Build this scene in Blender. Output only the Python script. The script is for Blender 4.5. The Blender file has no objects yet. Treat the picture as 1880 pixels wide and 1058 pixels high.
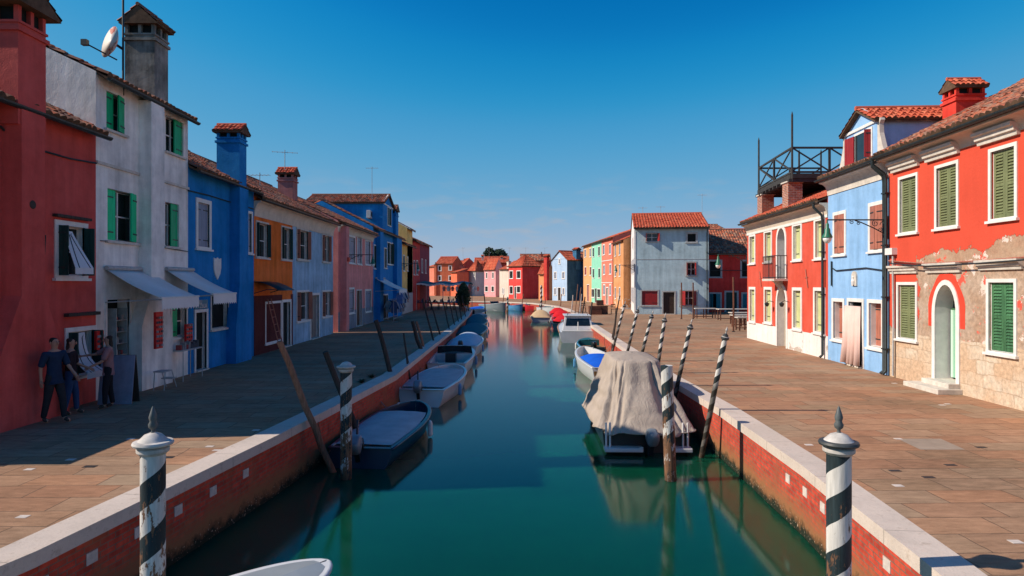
import bpy, bmesh, math, random
from mathutils import Vector, Matrix, noise
random.seed(7)
PI = math.pi
R = math.radians
# ---------------------------------------------------------------- camera numbers
F = 1200.0; CX = 940.0; HY = 520.0; CH = 2.85      # focal length and principal point in photo pixels, eye height
WATER = -1.1
def at(px, py, Y): return Vector(((px-CX)/F*Y, Y, CH-(py-HY)/F*Y))
def gp(px, py, z=0.0):
    Y = (CH-z)*F/(py-HY)
    return Vector(((px-CX)/F*Y, Y, z))
sc = bpy.context.scene
COL = sc.collection

# ---------------------------------------------------------------- mesh builder
class MB:
    def __init__(s): s.v = []; s.f = []; s.m = []; s.uv = []; s.hasuv = False
    def add(s, vs, fs, mi=0, uvs=None):
        o = len(s.v)
        s.v += [tuple(p) for p in vs]
        for k, f in enumerate(fs):
            s.f.append(tuple(i+o for i in f)); s.m.append(mi)
            if uvs: s.uv.append(uvs[k]); s.hasuv = True
            else: s.uv.append([(0, 0)]*len(f))
    def box(s, a, b, mi=0, M=None):
        x0, y0, z0 = a; x1, y1, z1 = b
        vs = [(x0,y0,z0),(x1,y0,z0),(x1,y1,z0),(x0,y1,z0),(x0,y0,z1),(x1,y0,z1),(x1,y1,z1),(x0,y1,z1)]
        if M: vs = [M @ Vector(p) for p in vs]
        s.add(vs, [(0,3,2,1),(4,5,6,7),(0,1,5,4),(1,2,6,5),(2,3,7,6),(3,0,4,7)], mi)
    def bar(s, p, q, w, h, mi=0, up=(0,0,1)):
        p = Vector(p); q = Vector(q); d = (q-p).normalized(); u = Vector(up)
        if abs(d.dot(u)) > .98: u = Vector((1,0,0))
        a = d.cross(u).normalized()*w/2; b = a.cross(d).normalized()*h/2
        vs = [p-a-b, p+a-b, p+a+b, p-a+b, q-a-b, q+a-b, q+a+b, q-a+b]
        s.add(vs, [(0,3,2,1),(4,5,6,7),(0,1,5,4),(1,2,6,5),(2,3,7,6),(3,0,4,7)], mi)
    def tube(s, pts, r, n=8, mi=0, cap=True):
        pts = [Vector(p) for p in pts]
        if not isinstance(r, (list, tuple)): r = [r]*len(pts)
        vs = []; fs = []; pa = None
        for i, p in enumerate(pts):
            d = (pts[min(i+1, len(pts)-1)]-pts[max(i-1, 0)]).normalized()
            if pa is None:
                u = Vector((0,0,1)) if abs(d.z) < .9 else Vector((1,0,0)); a = d.cross(u).normalized()
            else: a = (pa - d*pa.dot(d)).normalized()
            pa = a; b = d.cross(a)
            for k in range(n):
                t = 2*PI*k/n; vs.append(p+(a*math.cos(t)+b*math.sin(t))*r[i])
        for i in range(len(pts)-1):
            for k in range(n):
                fs.append((i*n+k, i*n+(k+1)%n, (i+1)*n+(k+1)%n, (i+1)*n+k))
        if cap:
            fs.append(tuple(range(n-1, -1, -1))); fs.append(tuple((len(pts)-1)*n+k for k in range(n)))
        s.add(vs, fs, mi)
    def lathe(s, prof, n=20, c=(0,0,0), mi=0, sx=1, sy=1):
        vs = []; fs = []
        for r, z in prof:
            for k in range(n):
                t = 2*PI*k/n; vs.append((c[0]+r*math.cos(t)*sx, c[1]+r*math.sin(t)*sy, c[2]+z))
        for i in range(len(prof)-1):
            for k in range(n):
                fs.append((i*n+k, i*n+(k+1)%n, (i+1)*n+(k+1)%n, (i+1)*n+k))
        fs.append(tuple(range(n-1, -1, -1))); fs.append(tuple((len(prof)-1)*n+k for k in range(n)))
        s.add(vs, fs, mi)
    def prof_x(s, prof, x0, x1, mi=0):
        """closed (y,z) profile extruded along x"""
        n = len(prof)
        vs = [(x0, y, z) for y, z in prof]+[(x1, y, z) for y, z in prof]
        fs = [(i, (i+1) % n, n+(i+1) % n, n+i) for i in range(n)]
        fs += [tuple(range(n-1, -1, -1)), tuple(range(n, 2*n))]
        s.add(vs, fs, mi)
    def build(s, name, mats, parent=None, smooth=False, recalc=True, bevel=0, sub=0, loc=None):
        me = bpy.data.meshes.new(name)
        me.from_pydata(s.v, [], s.f)
        if s.hasuv:
            l = me.uv_layers.new(name='UV'); k = 0
            for f in s.uv:
                for c in f: l.data[k].uv = c; k += 1
        if not isinstance(mats, (list, tuple)): mats = [mats]
        for m in mats: me.materials.append(m)
        me.polygons.foreach_set('material_index', s.m)
        if recalc:
            bm = bmesh.new(); bm.from_mesh(me)
            bmesh.ops.recalc_face_normals(bm, faces=bm.faces); bm.to_mesh(me); bm.free()
        if smooth: me.polygons.foreach_set('use_smooth', [True]*len(me.polygons))
        o = bpy.data.objects.new(name, me); COL.objects.link(o)
        if parent: o.parent = parent
        if loc is not None: o.location = loc
        if bevel:
            m = o.modifiers.new('b', 'BEVEL'); m.width = bevel; m.segments = 2; m.limit_method = 'ANGLE'
        if sub:
            m = o.modifiers.new('s', 'SUBSURF'); m.levels = sub; m.render_levels = sub
        if smooth == 'auto':
            try:
                me.set_sharp_from_angle(angle=R(40))
            except Exception: pass
        return o

def tag(o, label=None, cat=None, group=None, kind=None):
    if label: o['label'] = label
    if cat: o['category'] = cat
    if group: o['group'] = group
    if kind: o['kind'] = kind
    return o
def thing(name, label, cat, loc=(0,0,0), rz=0, group=None):
    o = bpy.data.objects.new(name, None); COL.objects.link(o)
    o.location = loc; o.rotation_euler = (0,0,rz); o.empty_display_size = .2
    return tag(o, label, cat, group)
def copy_tree(o, parent=None):
    c = o.copy(); COL.objects.link(c); c.parent = parent
    for ch in list(o.children): copy_tree(ch, c)
    return c

# ---------------------------------------------------------------- materials
class NT:
    def __init__(s, name):
        s.mat = bpy.data.materials.new(name); s.mat.use_nodes = True
        s.t = s.mat.node_tree; s.b = s.t.nodes['Principled BSDF']; s.out = s.t.nodes['Material Output']
        s.b.inputs['Specular IOR Level'].default_value = .3
    def n(s, typ, **k):
        nd = s.t.nodes.new(typ)
        for a, v in k.items(): setattr(nd, a, v)
        return nd
    def l(s, a, b): s.t.links.new(a, b)
    def val(s, sock, v):
        if hasattr(v, 'is_output') or isinstance(v, bpy.types.NodeSocket): s.l(v, sock)
        else: sock.default_value = v
    def coord(s, which='Object'):
        return s.n('ShaderNodeTexCoord').outputs[which]
    def mapv(s, v, scale=(1,1,1), rot=(0,0,0), loc=(0,0,0)):
        m = s.n('ShaderNodeMapping'); s.l(v, m.inputs[0])
        m.inputs['Scale'].default_value = scale; m.inputs['Rotation'].default_value = rot; m.inputs['Location'].default_value = loc
        return m.outputs[0]
    def noise(s, v, sc=1, det=4, rough=.55, dist=0):
        n = s.n('ShaderNodeTexNoise'); s.l(v, n.inputs['Vector'])
        n.inputs['Scale'].default_value = sc; n.inputs['Detail'].default_value = det
        n.inputs['Roughness'].default_value = rough; n.inputs['Distortion'].default_value = dist
        return n.outputs['Fac']
    def math(s, op, a, b=0, c=None, clamp=False):
        m = s.n('ShaderNodeMath', operation=op, use_clamp=clamp)
        s.val(m.inputs[0], a); s.val(m.inputs[1], b)
        if c is not None: s.val(m.inputs[2], c)
        return m.outputs[0]
    def rng(s, v, a, b, c=0, d=1):
        m = s.n('ShaderNodeMapRange'); s.l(v, m.inputs[0])
        for i, x in enumerate((a, b, c, d)): m.inputs[i+1].default_value = x
        return m.outputs[0]
    def mix(s, fac, a, b, mode='MIX'):
        m = s.n('ShaderNodeMix', data_type='RGBA', blend_type=mode)
        s.val(m.inputs['Factor'], fac)
        for sock, v in ((m.inputs['A'], a), (m.inputs['B'], b)):
            if isinstance(v, (tuple, list)): sock.default_value = tuple(v)[:3]+(1,)
            else: s.l(v, sock)
        return m.outputs['Result']
    def mulv(s, col, f):
        """colour times scalar socket"""
        m = s.n('ShaderNodeVectorMath', operation='SCALE')
        if isinstance(col, (tuple, list)): m.inputs[0].default_value = tuple(col)[:3]
        else: s.l(col, m.inputs[0])
        s.val(m.inputs['Scale'], f)
        return m.outputs[0]
    def sep(s, v):
        n = s.n('ShaderNodeSeparateXYZ'); s.l(v, n.inputs[0]); return n.outputs
    def comb(s, x=0, y=0, z=0):
        n = s.n('ShaderNodeCombineXYZ')
        for i, q in enumerate((x, y, z)): s.val(n.inputs[i], q)
        return n.outputs[0]
    def bump(s, h, strength=.3, dist=.02, prev=None):
        b = s.n('ShaderNodeBump'); s.l(h, b.inputs['Height'])
        b.inputs['Strength'].default_value = strength; b.inputs['Distance'].default_value = dist
        if prev: s.l(prev, b.inputs['Normal'])
        return b.outputs[0]
    def fin(s, col, rough=.8, nrm=None, spec=None, metal=0):
        if isinstance(col, (tuple, list)): s.b.inputs['Base Color'].default_value = tuple(col)[:3]+(1,)
        else: s.l(col, s.b.inputs['Base Color'])
        s.val(s.b.inputs['Roughness'], rough); s.b.inputs['Metallic'].default_value = metal
        if nrm: s.l(nrm, s.b.inputs['Normal'])
        if spec is not None: s.b.inputs['Specular IOR Level'].default_value = spec
        return s.mat

def plaster(name, col, bare=(.33,.27,.21), bare_h=.9, amount=.35, stain=.25, scale=1.0):
    s = NT(name); c = s.coord()
    n1 = s.noise(c, .8*scale, 6, .6); n2 = s.noise(s.mapv(c, (2.6,2.6,.22)), 1.4, 4, .6)
    n3 = s.noise(c, 5, 5, .7)
    f = s.math('ADD', s.rng(n1, .3, .7, 1-stain, 1+stain*.45), s.rng(n2, .35, .68, .10, -stain*.55))
    f = s.math('ADD', f, s.rng(n3, .3, .7, -.07, .07))
    col2 = s.mix(s.rng(n1, .35, .75, 0, .35), col, tuple(.8*x+.2*(sum(col)/3)+.02 for x in col))
    base = s.mulv(col2, f)
    z = s.sep(c)[2]
    pm = s.noise(s.mapv(c, (1,1,1.2), loc=(3,5,1)), 1.1, 9, .68, .3)
    thr = s.rng(z, 0, bare_h, .5+.2*(1-amount)*.5, .78)
    mask = s.rng(s.math('SUBTRACT', pm, thr), 0, .015)
    barec = s.mulv(bare, s.rng(n3, .3, .7, .75, 1.15))
    base = s.mix(mask, base, barec)
    h = s.math('ADD', s.noise(c, 30, 4, .7), s.math('MULTIPLY', s.noise(c, 3, 4, .6), 2.5))
    h = s.math('ADD', h, s.math('MULTIPLY', mask, -1.2))
    return s.fin(base, .88, s.bump(h, .5, .012), .15)

def simple(name, col, rough=.6, var=.15, sc=6, spec=.3, metal=0, bump=.1, streak=False):
    s = NT(name); c = s.coord()
    v = s.mapv(c, (8,8,.6)) if streak else c
    n = s.noise(v, sc, 5, .6); n2 = s.noise(c, sc*.2, 3, .5)
    f = s.math('ADD', s.rng(n, .3, .7, 1-var, 1+var), s.rng(n2, .3, .7, -var*.5, var*.5))
    return s.fin(s.mulv(col, f), rough, s.bump(n, bump, .01) if bump else None, spec, metal)

def tile_mat(name, cols, dark=.5):
    s = NT(name); uv = s.coord('UV')
    fl = s.n('ShaderNodeVectorMath', operation='FLOOR'); s.l(uv, fl.inputs[0])
    wn = s.n('ShaderNodeTexWhiteNoise', noise_dimensions='2D'); s.l(fl.outputs[0], wn.inputs['Vector'])
    r = s.n('ShaderNodeValToRGB'); s.l(wn.outputs['Value'], r.inputs[0]); r.color_ramp.interpolation = 'CONSTANT'
    el = r.color_ramp.elements
    while len(el) < len(cols): el.new(.5)
    for i, c in enumerate(cols): el[i].position = i/len(cols); el[i].color = tuple(c)+(1,)
    c = s.coord(); n = s.noise(c, 2.2, 6, .65); n2 = s.noise(c, 14, 4, .7)
    col = s.mulv(r.outputs[0], s.rng(n2, .3, .7, .75, 1.2))
    lich = s.rng(n, .52, .66, 0, dark)
    col = s.mix(lich, col, (.10,.075,.055))
    return s.fin(col, .9, s.bump(n2, .4, .01), .15)

def shutter_mat(name, col, wear=.12):
    s = NT(name); c = s.coord()
    n = s.noise(s.mapv(c, (9,9,.8)), 2.5, 5, .6); n2 = s.noise(c, 1.3, 5, .6)
    f = s.math('ADD', s.rng(n, .3, .7, 1-wear*1.6, 1+wear), s.rng(n2, .3, .7, -wear, wear))
    return s.fin(s.mulv(col, f), .55, s.bump(n, .25, .006), .3)

M = {}
def mk():
    M['white_trim'] = simple('white_trim', (.74,.70,.66), .75, .1, 5, .2)
    M['stone_trim'] = simple('stone_trim', (.6,.54,.47), .85, .16, 7, .15)
    M['grey_trim'] = simple('grey_trim', (.42,.41,.40), .85, .16, 7, .15)
    M['dark_metal'] = simple('dark_metal', (.02,.028,.03), .45, .3, 10, .4)
    M['black_pipe'] = simple('black_pipe', (.035,.025,.025), .4, .25, 4, .45)
    M['cream'] = simple('cream_cornice', (.62,.52,.42), .85, .12, 3, .15)
    M['lamp_green'] = simple('lamp_green', (.02,.16,.09), .4, .15, 10, .5)
    M['lamp_glass'] = simple('lamp_glass', (.75,.75,.72), .2, .05, 10, .5, bump=0)
    g = NT('window_glass'); c = g.coord()
    g.fin(g.mulv((.012,.02,.022), g.rng(g.noise(c, 1.2, 3), .3, .7, .5, 1.6)), .12, None, .6); M['glass'] = g.mat
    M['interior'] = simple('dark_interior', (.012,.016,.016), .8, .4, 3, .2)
    M['tile_red'] = tile_mat('terracotta_bright', [(.52,.10,.05),(.60,.13,.065),(.45,.085,.045),(.56,.15,.08),(.50,.11,.06)], .12)
    M['tile_old'] = tile_mat('terracotta_old', [(.40,.12,.07),(.30,.10,.06),(.48,.20,.12),(.24,.11,.08),(.50,.15,.08),(.35,.20,.14),(.20,.09,.06)], .55)
    M['tile_end'] = simple('soffit', (.12,.07,.045), .9, .3, 8, .1)
    # brick for piers
    s = NT('brick_pier'); c = s.coord(); b = s.n('ShaderNodeTexBrick')
    sp = s.sep(c); v = s.comb(s.math('ADD', sp[0], sp[1]), sp[2], 0); s.l(v, b.inputs['Vector'])
    b.inputs['Color1'].default_value = (.42,.14,.08,1); b.inputs['Color2'].default_value = (.30,.11,.08,1); b.inputs['Mortar'].default_value = (.45,.38,.32,1)
    b.inputs['Scale'].default_value = 1; b.inputs['Brick Width'].default_value = .24; b.inputs['Row Height'].default_value = .075; b.inputs['Mortar Size'].default_value = .01
    M['brick'] = s.fin(s.mulv(b.outputs['Color'], s.rng(s.noise(c, 6, 4), .3, .7, .7, 1.2)), .9, s.bump(b.outputs['Fac'], -.4, .01), .1)
    # quay brick, UV = metres along, height
    s = NT('quay_brick'); uv = s.coord('UV'); c = s.coord(); b = s.n('ShaderNodeTexBrick')
    wob = s.noise(c, 1.5, 3)
    s.l(uv, b.inputs['Vector'])
    b.inputs['Color1'].default_value = (.60,.075,.04,1); b.inputs['Color2'].default_value = (.42,.05,.03,1); b.inputs['Mortar'].default_value = (.22,.12,.085,1)
    b.inputs['Scale'].default_value = 1; b.inputs['Brick Width'].default_value = .25; b.inputs['Row Height'].default_value = .075; b.inputs['Mortar Size'].default_value = .009
    b.inputs['Mortar Smooth'].default_value = .3; b.inputs['Bias'].default_value = -.1
    n = s.noise(c, 7, 6, .7); col = s.mulv(b.outputs['Color'], s.rng(n, .3, .7, .65, 1.25))
    col = s.mix(s.rng(wob, .55, .7, 0, .6), col, (.34,.10,.05))
    z = s.sep(uv)[1]
    tz = s.math('ADD', z, s.math('MULTIPLY', s.math('SUBTRACT', s.noise(c, 4, 6, .7), .5), .55))
    col = s.mix(s.rng(tz, -.86, -.52, 1, 0), col, (.30,.13,.055))
    alg = s.rng(tz, -1.02, -.86, 1, 0)
    col = s.mix(alg, col, (.016,.022,.012))
    sh = s.rng(s.noise(c, 26, 2), .64, .68, 0, 1); band = s.math('MULTIPLY', s.rng(tz, -1.0, -.84, 1, 0), s.rng(tz, -1.2, -1.0, 0, 1))
    col = s.mix(s.math('MULTIPLY', sh, band), col, (.55,.42,.3))
    M['quay_brick'] = s.fin(col, .8, s.bump(s.math('ADD', b.outputs['Fac'], s.math('MULTIPLY', n, -1)), -.6, .015), .25)
    # coping stone
    s = NT('istrian_stone'); c = s.coord(); uv = s.coord('UV')
    n = s.noise(c, 1.2, 6, .65); n2 = s.noise(c, 38, 3, .6); n3 = s.noise(c, 7, 6, .75)
    f = s.math('ADD', s.rng(n, .3, .7, .82, 1.08), s.rng(n3, .3, .7, -.1, .08))
    col = s.mulv((.66,.55,.47), f)
    col = s.mix(s.rng(n2, .66, .72, 0, .55), col, (.2,.17,.14))
    col = s.mix(s.rng(n3, .54, .68, 0, .6), col, (.34,.26,.2)); col = s.mix(s.rng(s.noise(c, .6, 7, .7), .5, .7, 0, .5), col, (.42,.34,.27))
    u = s.sep(uv)[0]; fr = s.math('FRACT', s.math('DIVIDE', u, 2.1)); j = s.math('LESS_THAN', fr, .006)
    col = s.mix(s.math('MULTIPLY', j, .6), col, (.12,.10,.08))
    M['coping'] = s.fin(col, .85, s.bump(s.math('ADD', n3, n2), .35, .012), .2)
    M['inlay'] = simple('white_inlay', (.60,.52,.46), .7, .2, 9, .2)
    M['drain'] = simple('iron_drain', (.035,.03,.03), .6, .3, 20, .3)
    # paving
    s = NT('trachyte_paving'); c = s.coord(); b = s.n('ShaderNodeTexBrick', offset=.37, squash=1.0)
    v = s.mapv(c, rot=(0,0,R(-1.5)))
    w = s.math('MULTIPLY', s.math('SUBTRACT', s.noise(c, .5, 2), .5), .05)
    va = s.n('ShaderNodeVectorMath', operation='ADD'); s.l(v, va.inputs[0]); s.l(s.comb(s.math('MULTIPLY', s.math('SUBTRACT', s.noise(c, .9, 3), .5), .16), s.math('ADD', w, s.math('MULTIPLY', s.math('SUBTRACT', s.noise(c, 9, 3), .5), .03)), 0), va.inputs[1]); s.l(va.outputs[0], b.inputs['Vector'])
    b.inputs['Scale'].default_value = 1; b.inputs['Brick Width'].default_value = 1.05; b.inputs['Row Height'].default_value = .52
    b.inputs['Mortar Size'].default_value = .008; b.inputs['Mortar Smooth'].default_value = .2; b.inputs['Bias'].default_value = 0
    b.inputs['Color1'].default_value = (0,0,0,1); b.inputs['Color2'].default_value = (1,1,1,1); b.inputs['Mortar'].default_value = (.5,.5,.5,1)
    r = s.n('ShaderNodeValToRGB'); s.l(b.outputs['Color'], r.inputs[0]); el = r.color_ramp.elements
    el[0].color = (.32,.205,.125,1); el[1].color = (.42,.22,.125,1); e = el.new(.3); e.color = (.37,.19,.11,1); e = el.new(.65); e.color = (.35,.24,.155,1)
    n = s.noise(c, .35, 5, .6); n2 = s.noise(s.mapv(c, (1,3,1)), 3, 6, .7); n3 = s.noise(c, 60, 3, .7)
    f = s.math('ADD', s.rng(n, .3, .7, .78, 1.2), s.rng(n2, .3, .7, -.28, .2)); f = s.math('ADD', f, s.rng(n3, .3, .7, -.08, .08))
    col = s.mulv(r.outputs[0], f)
    col = s.mix(s.rng(s.noise(c, 2.1, 7, .75), .60, .75, 0, .5), col, (.13,.11,.09))
    col = s.mix(s.math('MULTIPLY', b.outputs['Fac'], .75), col, (.07,.05,.04))
    h = s.math('ADD', s.math('MULTIPLY', b.outputs['Fac'], -1.5), s.math('ADD', n3, n2))
    M['paving'] = s.fin(col, .88, s.bump(h, .45, .009), .10)
    # water
    s = NT('canal_water'); c = s.coord()
    n = s.noise(s.mapv(c, (.5,.9,1)), .7, 3, .5)
    s.b.inputs['IOR'].default_value = 1.27
    s.b.inputs['Subsurface Weight'].default_value = 1; s.b.inputs['Subsurface Radius'].default_value = (.4, .9, .7); s.b.inputs['Subsurface Scale'].default_value = 1.0
    col = s.mulv((.002,.052,.026), s.rng(n, .3, .7, .9, 1.1))
    M['water'] = s.fin(col, .10, s.bump(s.noise(s.mapv(c, (1,.6,1)), 1.6, 2, .4), .02, .05), .5)
    # striped pole: spiral in object space, peeling to wood lower down
    def pole(name, pitch, wear_z, phase=0):
        s = NT(name); c = s.coord(); sp = s.sep(c)
        a = s.math('DIVIDE', s.math('ARCTAN2', sp[1], sp[0]), 2*PI)
        t = s.math('FRACT', s.math('ADD', s.math('SUBTRACT', s.math('DIVIDE', sp[2], pitch), a), phase))
        wob = s.math('MULTIPLY', s.math('SUBTRACT', s.noise(c, 5, 4), .5), .06)
        m = s.math('GREATER_THAN', s.math('ADD', t, wob), .5)
        n = s.noise(s.mapv(c, (12,12,1.2)), 2, 5, .65); n4 = s.noise(s.mapv(c, (5,5,1.6), loc=(2,1,4)), 3.2, 8, .72)
        wh = s.mulv((.68,.64,.59), s.rng(n, .3, .7, .72, 1.12)); bl = s.mulv((.018,.030,.034), s.rng(n, .3, .7, .6, 1.6))
        col = s.mix(m, wh, bl)
        wood = s.mulv((.20,.10,.055), s.rng(n, .3, .7, .4, 1.5))
        thr = s.rng(sp[2], wear_z-1.5, wear_z+.5, .44, .66)
        k = s.rng(s.math('SUBTRACT', n4, thr), 0, .02)
        col = s.mix(k, col, wood)
        low = s.rng(s.math('ADD', sp[2], s.math('MULTIPLY', n4, .3)), -1.0, -.72, .85, 0)
        col = s.mix(low, col, (.03,.022,.014))
        h = s.math('ADD', n, s.math('MULTIPLY', k, -1))
        return s.fin(col, .6, s.bump(h, .5, .008), .3)
    M['pole_a'] = pole('striped_pole_paint', .53, .6, .18)
    M['pole_b'] = pole('striped_pole_paint_worn', .53, .95, .0)
    M['pole_s'] = pole('striped_slim_pole_paint', .33, -1.6, .1)
    M['cap_white'] = simple('pole_cap_paint', (.5,.46,.42), .6, .3, 9, .3, bump=.4)
    M['cap_dark'] = simple('pole_cap_dark', (.05,.055,.055), .5, .35, 12, .4)
    M['finial'] = simple('finial_iron', (.09,.10,.10), .5, .35, 12, .4)
    M['wood_pole'] = simple('weathered_wood', (.26,.13,.085), .8, .35, 4, .2, streak=True, bump=.4)
    M['wood_dark'] = simple('dark_wood', (.06,.045,.038), .8, .35, 4, .2, streak=True, bump=.4)
    M['terrace_wood'] = simple('terrace_wood', (.05,.047,.045), .8, .3, 4, .2, bump=.3)
    M['wood_brown'] = simple('brown_wood', (.16,.065,.04), .7, .3, 5, .25, bump=.2)
    M['awning'] = simple('awning_cloth', (.74,.71,.69), .8, .06, 2, .15, bump=.03)
    M['green_paint'] = shutter_mat('green_shutter', (.0,.42,.16))
    M['bright_green'] = shutter_mat('bright_green_shutter', (.0,.62,.25))
    M['olive'] = shutter_mat('olive_shutter', (.185,.205,.095), .16)
    M['darkgreen'] = shutter_mat('dark_green_shutter', (.012,.05,.045))
    M['deepgreen'] = shutter_mat('deep_green_louvre', (.06,.17,.075), .25)
    M['lime'] = shutter_mat('lime_shutter', (.55,.56,.26))
    M['brownred'] = shutter_mat('russet_shutter', (.42,.15,.10), .2)
    M['maroon'] = shutter_mat('maroon_shutter', (.30,.02,.022))
    M['greyblue'] = shutter_mat('grey_blue_shutter', (.24,.27,.36))
    M['teal'] = shutter_mat('teal_shutter', (.01,.19,.24))
    M['brown_door'] = shutter_mat('brown_door', (.045,.025,.018), .3)
    M['grey_door'] = shutter_mat('grey_door', (.19,.17,.16), .1)
    M['beige_door'] = shutter_mat('beige_door', (.42,.36,.29), .1)
    M['curtain_pink'] = simple('pink_curtain', (.72,.50,.44), .9, .06, 3, .1, bump=.05)
    M['curtain_green'] = simple('green_striped_curtain', (.40,.62,.47), .9, .1, 3, .1, bump=.05)
mk()
# ---------------------------------------------------------------- roofs
def tile_sheet(mb, O, U, V, Lu, Lv, pitch=.21, row=.38, h=.06, seg=4, mi=0, skew=0.0, seed=1):
    """corrugated clay tiles. O lower corner, U unit along eave, V unit up the slope; skew shortens the sheet at both ends towards the ridge"""
    O = Vector(O); U = Vector(U).normalized(); V = Vector(V).normalized(); N = U.cross(V).normalized()
    if N.z < 0: N = -N
    nc = max(1, round(Lu/pitch)); pc = Lu/nc; nr = max(1, round(Lv/row)); pr = Lv/nr
    rnd = random.Random(seed)
    jit = [[(rnd.uniform(-.012, .016), rnd.uniform(-.03, .03)) for _ in range(nc+1)] for _ in range(nr+1)]
    base = len(mb.v)
    nu = nc*seg+1
    for r in range(nr):
        for e in (0, 1):
            v = (r+e)*pr; lift = (.035 if e == 0 else .0)
            for k in range(nu):
                c = min(k//seg, nc-1); t = (k-c*seg)/seg
                prof = abs(math.sin(PI*t))**.8*h
                j = jit[r][c]
                u = k*pc/seg
                if skew: 
                    a = skew*v; u = a+u*(Lu-2*a)/Lu
                vv = v + (j[1] if e == 0 and t not in (0, 1) else 0)
                mb.v.append(tuple(O+U*u+V*vv+N*(prof+lift+(j[0] if 0 < t < 1 else 0))))
    def vid(r, e, k): return base+(r*2+e)*nu+k
    for r in range(nr):
        for k in range(nu-1):
            c = k//seg
            uvv = [(c+.5, r+.5)]*4
            mb.f.append((vid(r,0,k), vid(r,0,k+1), vid(r,1,k+1), vid(r,1,k))); mb.m.append(mi); mb.uv.append(uvv)
            if r < nr-1:
                mb.f.append((vid(r,1,k), vid(r,1,k+1), vid(r+1,0,k+1), vid(r+1,0,k))); mb.m.append(mi); mb.uv.append(uvv)
            if r == 0:   # tile mouths
                a = Vector(mb.v[vid(0,0,k)]); b = Vector(mb.v[vid(0,0,k+1)])
                o = len(mb.v); mb.v += [tuple(O+U*(a-O).dot(U)-N*.02), tuple(O+U*(b-O).dot(U)-N*.02)]
                mb.f.append((vid(0,0,k+1), vid(0,0,k), o, o+1)); mb.m.append(1); mb.uv.append(uvv)
    mb.hasuv = True

def slab(mb, a, b, c, d, t=.07, mi=1):
    """four points of an upper face, thickened downwards"""
    vs = [Vector(p) for p in (a, b, c, d)]
    vs += [p-Vector((0,0,t)) for p in vs]
    mb.add(vs, [(0,1,2,3),(7,6,5,4),(0,4,5,1),(1,5,6,2),(2,6,7,3),(3,7,4,0)], mi)

def cap_roof(root, name, x0, x1, y0, y1, z, h, ridge='x', mat='tile_red', over=.1, pitch=.15):
    """little tiled gable roof"""
    mb = MB()
    x0 -= over; x1 += over; y0 -= over; y1 += over
    if ridge == 'x':
        ym = (y0+y1)/2; hw = (y1-y0)/2; L = math.hypot(hw, h)
        tile_sheet(mb, (x0,y0,z), (1,0,0), (0,hw,h), x1-x0, L, pitch, .22, .045, 4)
        tile_sheet(mb, (x1,y1,z), (-1,0,0), (0,-hw,h), x1-x0, L, pitch, .22, .045, 4)
        mb.prof_x([(y0,z-.05),(y1,z-.05),(y1,z-.015),(ym,z+h-.015),(y0,z-.015)], x0+.015, x1-.015, 1)
        mb.tube([(x0,ym,z+h+.02),(x1,ym,z+h+.02)], .055, 8, 0)
    else:
        xm = (x0+x1)/2; hw = (x1-x0)/2; L = math.hypot(hw, h)
        tile_sheet(mb, (x0,y1,z), (0,-1,0), (hw,0,h), y1-y0, L, pitch, .22, .045, 4)
        tile_sheet(mb, (x1,y0,z), (0,1,0), (-hw,0,h), y1-y0, L, pitch, .22, .045, 4)
        poly = [(x0,z-.05),(x1,z-.05),(x1,z-.015),(xm,z+h-.015),(x0,z-.015)]
        a = [(x,y0+.015,zz) for x,zz in poly]; b = [(x,y1-.015,zz) for x,zz in poly]; n = 5
        mb.add(a+b, [(i,(i+1)%n,n+(i+1)%n,n+i) for i in range(n)]+[tuple(range(n)),tuple(range(2*n-1,n-1,-1))], 1)
        mb.tube([(xm,y0,z+h+.02),(xm,y1,z+h+.02)], .055, 8, 0)
    return mb.build(name, [M[mat], M['tile_end']], root, recalc=False)

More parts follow.
